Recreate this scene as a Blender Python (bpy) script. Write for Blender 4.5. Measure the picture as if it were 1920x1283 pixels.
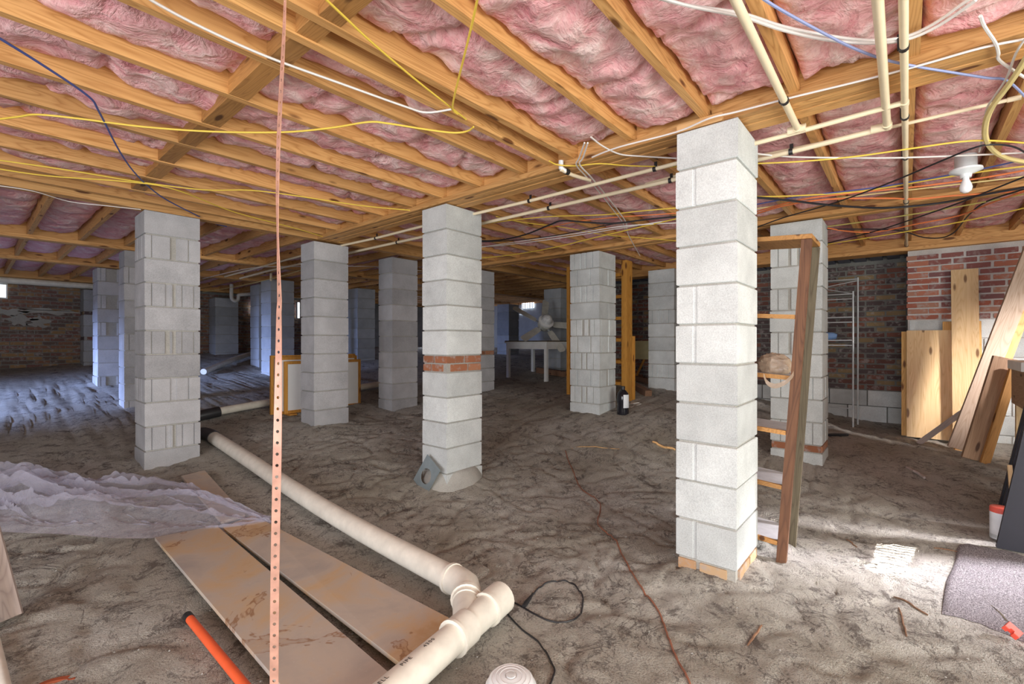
import bpy, bmesh, math, random
import numpy as np
from mathutils import Vector, Matrix, Euler, noise

random.seed(7)
R = math.radians
for o in list(bpy.data.objects): bpy.data.objects.remove(o)
scene = bpy.context.scene
COL = scene.collection

# ------------------------------------------------------------------ camera
CAMZ = 1.22
YAW = R(40.35)
FPX = 871.0
cam_d = bpy.data.cameras.new('camera'); cam = bpy.data.objects.new('camera', cam_d); COL.objects.link(cam)
cam.location = (0, 0, CAMZ); cam.rotation_euler = (R(90), 0, YAW - R(90))
cam_d.sensor_width = 36.0; cam_d.lens = 36.0 * FPX / 1920.0; cam_d.clip_start = 0.02
scene.camera = cam

# ------------------------------------------------------------------ world, lamps standing in for daylight, exposure
w = bpy.data.worlds.new('world'); scene.world = w; w.use_nodes = True
bg = w.node_tree.nodes['Background']; bg.inputs[0].default_value = (0.80, 0.88, 1.0, 1); bg.inputs[1].default_value = 0.22
vs = scene.view_settings
vs.view_transform = 'Standard'; vs.look = 'None'; vs.gamma = 1.0; vs.exposure = 0.22; vs.use_curve_mapping = False

def area(name, loc, target, sx, sy, power, color, spread=180):
    d = bpy.data.lights.new(name, 'AREA'); d.shape = 'RECTANGLE'; d.size = sx; d.size_y = sy
    d.energy = power; d.color = color; d.spread = R(spread)
    o = bpy.data.objects.new(name, d); COL.objects.link(o); o.location = loc
    o.rotation_euler = (Vector(target) - Vector(loc)).to_track_quat('-Z', 'Y').to_euler()
    return o
# lamps for an assumed entrance and far left door; the fill lamps and side openings are added
area('assumed_entrance_light', (-3.35, 0.3, 1.15), (2, 0.5, 1.15), 4.0, 2.1, 195, (0.96, 0.96, 1.0))  # area lamp in place of daylight; entrance behind the camera is assumed
area('side_fill_light', (1.0, -2.85, 1.15), (1.6, 2, 1.15), 3.4, 2.1, 160, (1.0, 0.99, 0.92))  # added area lamp; unseen opening cut in the side wall to seat it
area('assumed_left_door_light', (-3.2, 8.3, 1.0), (0.6, 8.7, 0.42), 2.6, 0.25, 46, (0.38, 0.52, 1.0), 38)  # blue area lamp in place of daylight from an assumed, unseen door
area('sand_fill_light', (4.6, -2.85, 1.75), (3.35, 0.0, 0.0), 0.42, 0.40, 10, (1.0, 0.95, 1.0), 24)  # added lamp pooling light on the sand; its unseen window is made up
area('boards_fill_light', (5.2, -2.85, 1.75), (6.75, -0.3, 0.75), 0.3, 0.3, 9, (1.0, 0.95, 0.95), 34)  # added lamp to light the leaning boards through another made-up window
area('wing_fill_light', (9.5, 11.6, 1.8), (9.0, 6, 0.6), 2.0, 0.6, 10, (0.7, 0.8, 1.0), 140)  # added lamp with no opening behind it, brightens the far wing
def spot(name, loc, target, power, ang, blend, color):
    d = bpy.data.lights.new(name, 'SPOT'); d.energy = power; d.spot_size = R(ang); d.spot_blend = blend
    d.color = color; d.shadow_soft_size = 0.01; o = bpy.data.objects.new(name, d); COL.objects.link(o); o.location = loc
    o.rotation_euler = (Vector(target) - Vector(loc)).to_track_quat('-Z', 'Y').to_euler()
spot('sun_standin_spot', (7.41, -25.8, 14.92), (3.38, 0.02, 0.02), 260000, 1.15, 0.1, (1.0, 0.97, 0.93))  # distant spot lamp added in place of sun, aimed through an assumed vent

# ------------------------------------------------------------------ pixel helpers (1920x1283 frame, true planes in the room)
SX, CX = math.sin(YAW), math.cos(YAW)
def ray(px, py):
    u = (px - 960.0) / FPX; v = (641.5 - py) / FPX
    return Vector((u * SX + CX, -u * CX + SX, v))
def at_z(px, py, z):
    r = ray(px, py); return Vector((0, 0, CAMZ)) + r * ((z - CAMZ) / r.z)
def at_x(px, py, X):
    r = ray(px, py); return Vector((0, 0, CAMZ)) + r * (X / r.x)
def at_y(px, py, Y):
    r = ray(px, py); return Vector((0, 0, CAMZ)) + r * (Y / r.y)

# ------------------------------------------------------------------ ground height
GS = np.array([(2.5,.7,.0),(2.5,2.8,-.01),(1,4.85,.155),(2.4,4.85,.31),(3.5,5,.33),(4.9,2.8,.36),(4.9,.6,.12),
 (7.3,.3,.17),(5,4.9,.47),(1.3,9.15,.56),(1.2,7.2,.42),(3.4,8.7,.66),(.7,12,.76),(3.5,12,.97),(5.1,8.7,.88),
 (6.9,2.8,.54),(6.6,5.3,.53),(9,9,.95),(11,5,.9),(1,1.5,.0),(1,3.2,.015),(.3,2.4,.0),(0,0,0),(-3,0,0),(-3,5,.1),(-3,10,.5),
 (3.3,0,.0),(3.8,-.5,.03),(5.9,-.6,.15),(7,-2,.15),(2,-3,0),(-3,-3,0),(3.4,2.0,.02),(1.5,1.5,.0),(11,12,1.1)])
_n = len(GS); _A = np.zeros((_n + 3, _n + 3))
for i in range(_n):
    _A[i, :_n] = np.hypot(GS[:, 0] - GS[i, 0], GS[:, 1] - GS[i, 1])
    _A[i, _n:] = (1, GS[i, 0], GS[i, 1])
_A[_n:, :_n] = _A[:_n, _n:].T
_c = np.linalg.solve(_A, np.concatenate([GS[:, 2], [0, 0, 0]]))
def gz(x, y):
    return float(np.dot(_c[:_n], np.hypot(GS[:, 0] - x, GS[:, 1] - y)) + _c[_n] + _c[_n + 1] * x + _c[_n + 2] * y)
def at_g(px, py, dz=0.0):
    z = 0.1
    for _ in range(40):
        p = at_z(px, py, z + dz); z = 0.5 * z + 0.5 * min(gz(p.x, p.y), 1.05)
    return at_z(px, py, z + dz)

# ------------------------------------------------------------------ materials
def new_mat(name):
    m = bpy.data.materials.new(name); m.use_nodes = True
    nt = m.node_tree; b = nt.nodes['Principled BSDF']; return m, nt, b
def N(nt, t, **kw):
    n = nt.nodes.new(t)
    for k, v in kw.items():
        if k.startswith('_'): setattr(n, k[1:], v)
        else: n.inputs[k.replace('__', ' ')].default_value = v
    return n
def ramp(nt, fac, stops):
    r = nt.nodes.new('ShaderNodeValToRGB'); e = r.color_ramp.elements
    while len(e) < len(stops): e.new(0.5)
    for k, (p, c) in enumerate(stops): e[k].position = p; e[k].color = (*c, 1)
    nt.links.new(fac, r.inputs[0]); return r
def mixc(nt, fac, a, b, mode='MIX'):
    m = nt.nodes.new('ShaderNodeMix'); m.data_type = 'RGBA'; m.blend_type = mode
    for s, v in ((m.inputs[0], fac), (m.inputs[6], a), (m.inputs[7], b)):
        if hasattr(v, 'is_linked') or hasattr(v, 'links'): nt.links.new(v, s)
        elif isinstance(v, (int, float)): s.default_value = v
        else: s.default_value = (*v, 1)
    return m.outputs[2]
def coords(nt, scale=(1, 1, 1), rnd=True, off=(0, 0, 0)):
    tc = nt.nodes.new('ShaderNodeTexCoord'); mp = nt.nodes.new('ShaderNodeMapping')
    mp.inputs['Scale'].default_value = scale; mp.inputs['Location'].default_value = off
    src = tc.outputs['Object']
    if rnd:
        oi = nt.nodes.new('ShaderNodeObjectInfo'); mul = nt.nodes.new('ShaderNodeMath'); mul.operation = 'MULTIPLY'; mul.inputs[1].default_value = 37.0
        nt.links.new(oi.outputs['Random'], mul.inputs[0])
        add = nt.nodes.new('ShaderNodeVectorMath'); nt.links.new(src, add.inputs[0]); nt.links.new(mul.outputs[0], add.inputs[1]); src = add.outputs[0]
    nt.links.new(src, mp.inputs[0]); return mp.outputs[0]
def tex(nt, vec, scale, detail=4, rough=.55, dist=0.0):
    n = nt.nodes.new('ShaderNodeTexNoise'); n.inputs['Scale'].default_value = scale; n.inputs['Detail'].default_value = detail
    n.inputs['Roughness'].default_value = rough; n.inputs['Distortion'].default_value = dist
    nt.links.new(vec, n.inputs['Vector']); return n.outputs['Fac']
def bump(nt, b, h, s=.3, d=.01):
    bp = nt.nodes.new('ShaderNodeBump'); bp.inputs['Strength'].default_value = s; bp.inputs['Distance'].default_value = d
    nt.links.new(h, bp.inputs['Height']); nt.links.new(bp.outputs[0], b.inputs['Normal'])
def oirand(nt): return nt.nodes.new('ShaderNodeObjectInfo').outputs['Random']

def plain(name, col, rough=.6, metal=0.0, var=.12, nscale=9):
    m, nt, b = new_mat(name); v = coords(nt); f = tex(nt, v, nscale)
    lo = tuple(c * (1 - var) for c in col); hi = tuple(min(1, c * (1 + var)) for c in col)
    nt.links.new(ramp(nt, f, [(.3, lo), (.7, hi)]).outputs[0], b.inputs['Base Color'])
    b.inputs['Roughness'].default_value = rough; b.inputs['Metallic'].default_value = metal
    return m
def wood(name, light, dark, axis=0, rough=.65, knots=True, var=.22):
    m, nt, b = new_mat(name)
    sc = [9, 9, 9]; sc[axis] = .8
    g = tex(nt, coords(nt, tuple(sc)), 1.0, 2, .45, .5)
    mu = nt.nodes.new('ShaderNodeMath'); mu.operation = 'MULTIPLY'; mu.inputs[1].default_value = 21.0; nt.links.new(g, mu.inputs[0])
    fr = nt.nodes.new('ShaderNodeMath'); fr.operation = 'FRACT'; nt.links.new(mu.outputs[0], fr.inputs[0])
    mid = tuple(.55 * a + .45 * c for a, c in zip(light, dark))
    c1 = ramp(nt, fr.outputs[0], [(.0, dark), (.18, mid), (.42, light), (.70, light), (.93, mid), (1.0, dark)]).outputs[0]
    sc2 = [70, 70, 70]; sc2[axis] = 2.5; g2 = tex(nt, coords(nt, tuple(sc2)), 1.0, 4, .6)
    c2 = mixc(nt, .38, c1, ramp(nt, g2, [(.32, dark), (.62, light)]).outputs[0])
    sc3 = [3, 3, 3]; sc3[axis] = 1.0; g3 = tex(nt, coords(nt, tuple(sc3)), 1.0, 2, .5)
    c2 = mixc(nt, ramp(nt, g3, [(.45, (0, 0, 0)), (.75, (.45, .45, .45))]).outputs[0], c2, mid)
    if knots:
        sk = [9, 9, 9]; sk[axis] = 2.6
        vo = nt.nodes.new('ShaderNodeTexVoronoi'); vo.inputs['Scale'].default_value = 1.0
        nt.links.new(coords(nt, tuple(sk)), vo.inputs['Vector'])
        kn = ramp(nt, vo.outputs['Distance'], [(.10, (1, 1, 1)), (.16, (0, 0, 0))]).outputs[0]
        c2 = mixc(nt, kn, c2, (dark[0] * .35, dark[1] * .28, dark[2] * .25))
    hs = nt.nodes.new('ShaderNodeHueSaturation'); rr = nt.nodes.new('ShaderNodeMapRange')
    rr.inputs['To Min'].default_value = 1 - var; rr.inputs['To Max'].default_value = 1 + var * .6
    nt.links.new(oirand(nt), rr.inputs[0]); nt.links.new(rr.outputs[0], hs.inputs['Value']); nt.links.new(c2, hs.inputs['Color'])
    nt.links.new(hs.outputs[0], b.inputs['Base Color']); b.inputs['Roughness'].default_value = rough
    bump(nt, b, g2, .15, .003); return m
def concrete(name, a, c, speck=True, island=False):
    m, nt, b = new_mat(name); v = coords(nt)
    f = tex(nt, v, 5, 5, .6); f2 = tex(nt, v, 160, 2, .7)
    col = ramp(nt, f, [(.3, a), (.7, c)]).outputs[0]
    col = mixc(nt, .30, col, ramp(nt, f2, [(.3, tuple(x * .6 for x in a)), (.65, tuple(min(1, x * 1.12) for x in c))]).outputs[0])
    hs = nt.nodes.new('ShaderNodeHueSaturation'); rr = nt.nodes.new('ShaderNodeMapRange')
    rr.inputs['To Min'].default_value = .84; rr.inputs['To Max'].default_value = 1.12
    nt.links.new(oirand(nt), rr.inputs[0]); nt.links.new(rr.outputs[0], hs.inputs['Value']); nt.links.new(col, hs.inputs['Color'])
    nt.links.new(hs.outputs[0], b.inputs['Base Color']); b.inputs['Roughness'].default_value = .92
    bump(nt, b, f2, .35, .004); return m
def brickmat(name, cols, island=False):
    m, nt, b = new_mat(name); v = coords(nt)
    rnd = nt.nodes.new('ShaderNodeNewGeometry').outputs['Random Per Island'] if island else oirand(nt)
    k = len(cols)
    r = ramp(nt, rnd, [(i / k, c) for i, c in enumerate(cols)]); r.color_ramp.interpolation = 'CONSTANT'
    f = tex(nt, v, 18, 4, .6)
    col = mixc(nt, ramp(nt, f, [(.52, (0, 0, 0)), (.68, (.7, .7, .7))]).outputs[0], r.outputs[0], (.42, .38, .36))
    nt.links.new(col, b.inputs['Base Color']); b.inputs['Roughness'].default_value = .9
    bump(nt, b, f, .4, .006); return m

M = {}
M['joist'] = wood('pine_joist', (.74, .42, .155), (.44, .195, .05), 0)
M['joist_dark'] = wood('old_pine_blocking', (.50, .25, .075), (.30, .135, .035), 0)
M['wood_x'] = M['joist']
M['wood_y'] = wood('pine_board_y', (.78, .50, .23), (.52, .27, .09), 1)
M['wood_z'] = wood('pine_board_z', (.72, .44, .15), (.46, .22, .06), 2)
M['ply_z'] = wood('pale_pine_board', (.80, .58, .32), (.62, .38, .16), 2, .5)
M['frame_z'] = wood('orange_pine_rail', (.70, .34, .06), (.46, .19, .03), 2)
M['rust_wood'] = wood('old_brown_paint_wood', (.17, .075, .035), (.075, .028, .013), 2, .7)
M['olive_wood'] = wood('weathered_olive_wood', (.15, .125, .08), (.07, .052, .032), 2, .8)
M['brown_x'] = wood('brown_timber', (.30, .17, .10), (.14, .07, .04), 0, .8)
M['tread'] = plain('dusty_grey_tread', (.56, .56, .58), .8, 0, .15, 12)
M['grey_board'] = wood('dusty_grey_board', (.50, .42, .38), (.30, .24, .22), 0, .85)
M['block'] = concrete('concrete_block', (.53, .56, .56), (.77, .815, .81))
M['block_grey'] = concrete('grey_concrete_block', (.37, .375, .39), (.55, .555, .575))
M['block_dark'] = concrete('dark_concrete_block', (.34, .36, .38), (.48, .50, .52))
M['mortar'] = concrete('mortar', (.34, .33, .30), (.50, .49, .45))
M['mortar_wall'] = concrete('old_wall_mortar', (.42, .40, .38), (.66, .64, .62))
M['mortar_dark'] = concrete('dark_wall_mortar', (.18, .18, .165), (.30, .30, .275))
M['brick'] = brickmat('red_brick', [(.36, .12, .08), (.44, .17, .11), (.26, .10, .09), (.40, .20, .14), (.22, .10, .10)])
M['brick_orange'] = brickmat('orange_brick', [(.36, .14, .07), (.44, .20, .11), (.30, .12, .06)])
M['brick_tan'] = brickmat('tan_brick', [(.50, .30, .16), (.56, .38, .22), (.44, .27, .16)])
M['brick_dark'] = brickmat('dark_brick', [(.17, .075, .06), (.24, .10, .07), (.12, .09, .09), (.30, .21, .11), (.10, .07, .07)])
M['brick_back'] = brickmat('brown_brick', [(.26, .13, .08), (.20, .10, .08), (.32, .19, .09), (.15, .10, .08)])
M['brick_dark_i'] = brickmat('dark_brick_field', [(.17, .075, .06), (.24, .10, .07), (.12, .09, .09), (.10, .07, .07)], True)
M['brick_back_i'] = brickmat('brown_brick_field', [(.26, .13, .08), (.20, .10, .08), (.28, .16, .09), (.15, .10, .08)], True)
M['pvc'] = plain('white_pvc', (.80, .77, .68), .45, 0, .10, 14)
M['cpvc'] = plain('cream_water_pipe', (.86, .74, .52), .4, 0, .05)
M['clip'] = plain('black_plastic', (.02, .02, .022), .4)
M['black'] = plain('black_rubber', (.025, .025, .028), .45)
M['copper'] = plain('copper_strap', (.50, .27, .20), .5, .2, .2, 30)
M['white_paint'] = plain('white_paint', (.90, .92, .90), .5, 0, .05)
M['white_plastic'] = plain('white_plastic', (.86, .90, .92), .35, 0, .03)
M['steel'] = plain('galvanised_steel', (.56, .60, .62), .45, .25)
M['plate'] = plain('zinc_plate', (.33, .40, .43), .5, .5)
M['ink'] = plain('black_ink', (.05, .05, .05), .7)
M['fan'] = plain('dusty_white_fan', (.62, .62, .56), .6, 0, .15)
M['glass_shade'] = plain('frosted_glass_shade', (.82, .86, .86), .2, 0, .2, 30)
M['orange'] = plain('orange_paint', (.85, .13, .04), .45, 0, .08)
M['redplastic'] = plain('red_plastic', (.85, .10, .06), .4)
M['rust'] = plain('rusty_shard', (.35, .08, .03), .8)
M['slate'] = plain('dark_slate_panel', (.014, .014, .024), .55)
M['yellowfoam'] = plain('pale_yellow_board', (.66, .62, .34), .7)
M['laminate'] = plain('white_laminate', (.93, .95, .95), .35, 0, .02)
M['jug'] = plain('black_jug_plastic', (.015, .014, .02), .15)
M['paper'] = plain('white_label', (.75, .78, .82), .5)
M['bluecloth'] = plain('blue_cloth', (.16, .27, .48), .8)
M['deck'] = plain('blue_grey_deck', (.14, .16, .22), .6)
M['subfloor'] = plain('subfloor_panel', (.40, .26, .14), .8)
M['outer'] = concrete('outer_wall_block', (.52, .52, .50), (.66, .66, .64))
M['tin'] = plain('can_red', (.70, .10, .07), .4)
for n_, c_ in dict(c_white=(.80, .77, .74), c_yellow=(.82, .60, .08), c_blue=(.08, .11, .34), c_black=(.02, .02, .025),
                   c_orange=(.80, .22, .07), c_olive=(.42, .36, .10), c_brown=(.30, .12, .07), c_cream=(.82, .68, .30), c_sky=(.30, .36, .62)).items():
    M[n_] = plain(n_, c_, .5, 0, .05)
# emitting vents and lamp
def emit(name, col, s):
    m, nt, b = new_mat(name); b.inputs['Base Color'].default_value = (*col, 1)
    b.inputs['Emission Color'].default_value = (*col, 1); b.inputs['Emission Strength'].default_value = s; return m
M['vent_light'] = emit('daylight_in_vent', (.85, .92, 1.0), 2.2)
M['bulb'] = plain('white_bulb_glass', (.90, .92, .94), .25, 0, .02)
# insulation
m, nt, b = new_mat('pink_insulation')
f1 = tex(nt, coords(nt, (1, 1, 1)), 7.5, 6, .60, .7); f2 = tex(nt, coords(nt, (1, 1, 1)), 2.2, 3, .5, .4); f3 = tex(nt, coords(nt, (1, 1.6, 1)), 34, 4, .65, .8)
c = ramp(nt, f1, [(.24, (.56, .13, .17)), (.40, (.80, .36, .38)), (.53, (.90, .60, .58)), (.64, (.95, .78, .74)), (.80, (.84, .46, .46))]).outputs[0]
c = mixc(nt, ramp(nt, f2, [(.40, (0, 0, 0)), (.70, (.65, .65, .65))]).outputs[0], c, (.80, .33, .37))
c = mixc(nt, .28, c, ramp(nt, f3, [(.30, (.52, .15, .19)), (.52, (.86, .52, .51)), (.72, (.98, .86, .82))]).outputs[0])
nt.links.new(c, b.inputs['Base Color']); b.inputs['Roughness'].default_value = 1.0; b.inputs['Specular IOR Level'].default_value = .1
bump(nt, b, f1, .8, .05); M['pink'] = m
# sand
m, nt, b = new_mat('sandy_soil'); v = coords(nt, (1, 1, 1), False)
f = tex(nt, v, 1.1, 5, .6, .3)
c = ramp(nt, f, [(.30, (.48, .44, .36)), (.5, (.64, .61, .54)), (.70, (.78, .76, .71))]).outputs[0]
fs = tex(nt, coords(nt, (1.0, 1.0, 1), False, (3, 1, 0)), 6.5, 9, .78, .5)
c = mixc(nt, ramp(nt, fs, [(.385, (.9, .9, .9)), (.455, (0, 0, 0))]).outputs[0], c, (.19, .165, .145))
for sc_, of_, wd_ in ((2.3, (9, 4, 0), .012), (4.1, (2, 8, 0), .016), (7.0, (4, 1, 0), .018)):
    fw = tex(nt, coords(nt, (1.0, 1.0, 1), False, of_), sc_, 9, .66, 1.0)
    line = ramp(nt, fw, [(.5 - wd_, (0, 0, 0)), (.5, (.95, .95, .95)), (.5 + wd_, (0, 0, 0))]).outputs[0]
    msk = ramp(nt, tex(nt, coords(nt, (1, 1, 1), False, (5, 5, 0)), sc_ * .9, 3), [(.45, (0, 0, 0)), (.6, (1, 1, 1))]).outputs[0]
    c = mixc(nt, mixc(nt, 1.0, line, msk, 'MULTIPLY'), c, (.12, .10, .09))
fg = tex(nt, v, 130, 3, .75)
c = mixc(nt, ramp(nt, fg, [(.34, (.75, .75, .75)), (.45, (0, 0, 0))]).outputs[0], c, (.24, .21, .18))
c = mixc(nt, ramp(nt, fg, [(.58, (0, 0, 0)), (.72, (.6, .6, .6))]).outputs[0], c, (.84, .81, .76))
nt.links.new(c, b.inputs['Base Color']); b.inputs['Roughness'].default_value = .95
ff = nt.nodes.new('ShaderNodeMath'); ff.operation = 'ADD'; nt.links.new(fs, ff.inputs[0]); nt.links.new(fg, ff.inputs[1])
bump(nt, b, ff.outputs[0], .9, .03); M['sand'] = m
# stained panels on the ground
m, nt, b = new_mat('stained_panel'); v = coords(nt, (1, 1, 1))
f = tex(nt, v, 2.2, 5, .6, .6)
c = ramp(nt, f, [(.30, (.40, .36, .33)), (.46, (.52, .45, .38)), (.60, (.58, .42, .26)), (.75, (.50, .31, .15))]).outputs[0]
fr = tex(nt, v, 1.7, 5, .65, .8)
c = mixc(nt, ramp(nt, fr, [(.585, (0, 0, 0)), (.60, (.85, .85, .85)), (.612, (.25, .25, .25)), (.70, (.12, .12, .12))]).outputs[0], c, (.28, .13, .05))
fg = tex(nt, v, 70, 3, .6); c = mixc(nt, ramp(nt, fg, [(.62, (0, 0, 0)), (.8, (.5, .5, .5))]).outputs[0], c, (.58, .55, .50))
nt.links.new(c, b.inputs['Base Color']); b.inputs['Roughness'].default_value = .7; M['panel'] = m
# shingle mat
m, nt, b = new_mat('gravelly_shingle'); v = coords(nt); f = tex(nt, v, 190, 3, .8)
nt.links.new(ramp(nt, f, [(.36, (.06, .055, .06)), (.5, (.22, .20, .22)), (.66, (.55, .52, .54))]).outputs[0], b.inputs['Base Color'])
b.inputs['Roughness'].default_value = .9; bump(nt, b, f, .8, .006); M['shingle'] = m
# clear plastic
def plastic(name, col, alpha):
    m = bpy.data.materials.new(name); m.use_nodes = True; nt = m.node_tree; nt.nodes.clear()
    out = nt.nodes.new('ShaderNodeOutputMaterial'); tr = nt.nodes.new('ShaderNodeBsdfTransparent'); tr.inputs[0].default_value = (.93, .93, .96, 1)
    p = nt.nodes.new('ShaderNodeBsdfPrincipled'); p.inputs['Base Color'].default_value = (*col, 1); p.inputs['Roughness'].default_value = .12
    mx = nt.nodes.new('ShaderNodeMixShader'); lw = nt.nodes.new('ShaderNodeLayerWeight'); lw.inputs[0].default_value = .35
    v = coords(nt); f = tex(nt, v, 5, 4, .6); mr = nt.nodes.new('ShaderNodeMath'); mr.operation = 'MULTIPLY_ADD'
    mr.inputs[1].default_value = .62; mr.inputs[2].default_value = alpha
    nt.links.new(lw.outputs['Facing'], mr.inputs[0]); nt.links.new(mr.outputs[0], mx.inputs[0])
    bp = nt.nodes.new('ShaderNodeBump'); bp.inputs['Strength'].default_value = .5; bp.inputs['Distance'].default_value = .02
    nt.links.new(tex(nt, v, 14, 5, .6, 1.5), bp.inputs['Height']); nt.links.new(bp.outputs[0], p.inputs['Normal'])
    nt.links.new(tr.outputs[0], mx.inputs[1]); nt.links.new(p.outputs[0], mx.inputs[2]); nt.links.new(mx.outputs[0], out.inputs[0]); return m
M['sheet'] = plastic('clear_plastic_sheet', (.66, .64, .74), .13)
M['bag'] = plastic('tan_plastic_bag', (.50, .37, .26), .55)

# ------------------------------------------------------------------ mesh helpers
ORG = {}
def link(name, me, mat, parent=None, loc=None):
    o = bpy.data.objects.new(name, me); COL.objects.link(o)
    if mat is not None and not me.materials: me.materials.append(mat if not isinstance(mat, str) else M[mat])
    if parent is not None: o.parent = parent
    if loc is not None: o.location = loc
    return o
class MB:
    def __init__(s): s.v = []; s.f = []
    def add(s, vs, fs):
        k = len(s.v); s.v += [tuple(p) for p in vs]; s.f += [tuple(i + k for i in f) for f in fs]; return s
    def box(s, x0, x1, y0, y1, z0, z1):
        return s.add([(x0,y0,z0),(x1,y0,z0),(x1,y1,z0),(x0,y1,z0),(x0,y0,z1),(x1,y0,z1),(x1,y1,z1),(x0,y1,z1)],
                     [(0,3,2,1),(4,5,6,7),(0,1,5,4),(1,2,6,5),(2,3,7,6),(3,0,4,7)])
    def cbox(s, x0, x1, y0, y1, z0, z1, c):
        return s.prism([(x0,y0),(x1,y0),(x1,y1),(x0,y1)], z0, z1, c)
    def prism(s, poly, z0, z1, c=0.0):
        n = len(poly); cx = sum(p[0] for p in poly) / n; cy = sum(p[1] for p in poly) / n
        def ins(p): 
            dx, dy = p[0] - cx, p[1] - cy; L = math.hypot(dx, dy) or 1; k = (L - c * 1.2) / L
            return (cx + dx * k, cy + dy * k)
        rings = [(z0, True), (z0 + c, False), (z1 - c, False), (z1, True)] if c else [(z0, False), (z1, False)]
        vs = []; fs = []
        for z, i in rings: vs += [(*(ins(p) if i else p), z) for p in poly]
        for r in range(len(rings) - 1):
            for i in range(n): j = (i + 1) % n; fs.append((r*n+i, r*n+j, (r+1)*n+j, (r+1)*n+i))
        fs.append(tuple(range(n - 1, -1, -1))); fs.append(tuple((len(rings)-1)*n + i for i in range(n)))
        return s.add(vs, fs)
    def bar(s, a, b, wdt, thk, up=(0, 0, 1)):
        a, b = Vector(a), Vector(b); d = (b - a).normalized(); u = Vector(up)
        sd = d.cross(u); sd = sd.normalized() if sd.length > 1e-4 else Vector((1, 0, 0)); u = sd.cross(d)
        p = []
        for q in (a, b):
            for i, j in ((-1,-1),(1,-1),(1,1),(-1,1)): p.append(q + sd * (i * wdt / 2) + u * (j * thk / 2))
        return s.add(p, [(0,1,2,3),(7,6,5,4),(0,4,5,1),(1,5,6,2),(2,6,7,3),(3,7,4,0)])
    def tube(s, pts, r, n=8, cap=True):
        pts = [Vector(p) for p in pts]; rr = r if isinstance(r, (list, tuple)) else [r] * len(pts)
        prev = None; vs = []; fs = []
        for i, p in enumerate(pts):
            d = (pts[min(i+1, len(pts)-1)] - pts[max(i-1, 0)])
            d = d.normalized() if d.length > 1e-9 else Vector((0, 0, 1))
            if prev is None:
                a = d.cross(Vector((0, 0, 1))); a = a.normalized() if a.length > 1e-3 else Vector((1, 0, 0))
            else:
                a = prev - d * prev.dot(d); a = a.normalized()
            prev = a; b2 = d.cross(a)
            vs += [p + (a * math.cos(t) + b2 * math.sin(t)) * rr[i] for t in [2 * math.pi * k / n for k in range(n)]]
        for i in range(len(pts) - 1):
            for k in range(n): j = (k + 1) % n; fs.append((i*n+k, i*n+j, (i+1)*n+j, (i+1)*n+k))
        if cap: fs.append(tuple(range(n - 1, -1, -1))); fs.append(tuple((len(pts)-1)*n + k for k in range(n)))
        return s.add(vs, fs)
    def lathe(s, prof, n=24, c=(0, 0, 0)):
        vs = []; fs = []; c = Vector(c)
        for r, z in prof: vs += [c + Vector((r * math.cos(2*math.pi*k/n), r * math.sin(2*math.pi*k/n), z)) for k in range(n)]
        for i in range(len(prof) - 1):
            for k in range(n): j = (k + 1) % n; fs.append((i*n+k, i*n+j, (i+1)*n+j, (i+1)*n+k))
        fs.append(tuple(range(n - 1, -1, -1))); fs.append(tuple((len(prof)-1)*n + k for k in range(n)))
        return s.add(vs, fs)
    def xform(s, mat): s.v = [tuple(mat @ Vector(p)) for p in s.v]; return s
    def mesh(s, name, smooth=False):
        me = bpy.data.meshes.new(name); me.from_pydata(s.v, [], s.f); me.update()
        if smooth: me.shade_smooth()
        return me
    def build(s, name, mat, parent=None, smooth=False, world=True):
        if parent is not None and world:
            o = ORG.get(parent.name, Vector((0, 0, 0))); s.v = [(p[0]-o.x, p[1]-o.y, p[2]-o.z) for p in s.v]
        me = s.mesh(name, smooth); ob = link(name, me, mat, parent)
        if parent is not None: ORG[ob.name] = ORG.get(parent.name, Vector((0, 0, 0)))
        return ob
def sm(ob, ang=40):
    me = ob.data; me.shade_smooth()
    try: me.set_sharp_from_angle(angle=R(ang))
    except Exception: pass
    return ob
def tag(o, label, cat, group=None):
    o['label'] = label; o['category'] = cat
    if group: o['group'] = group
    return o
def thing(name, label, cat, loc=(0, 0, 0), group=None, rot=None):
    o = bpy.data.objects.new(name, None); COL.objects.link(o); o.location = loc; o.empty_display_size = .1
    if rot: o.rotation_euler = rot
    ORG[o.name] = Vector(loc); return tag(o, label, cat, group)
def struct(o): o['kind'] = 'structure'; return o
def smoothpts(pts, sub=6):
    P = [Vector(p) for p in pts]; out = []
    for i in range(len(P) - 1):
        a, b, c_, d = P[max(i-1, 0)], P[i], P[i+1], P[min(i+2, len(P)-1)]
        for k in range(sub):
            t = k / sub
            out.append(.5 * ((2*b) + (c_-a)*t + (2*a-5*b+4*c_-d)*t*t + (3*b-a-3*c_+d)*t**3))
    out.append(P[-1]); return out

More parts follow.
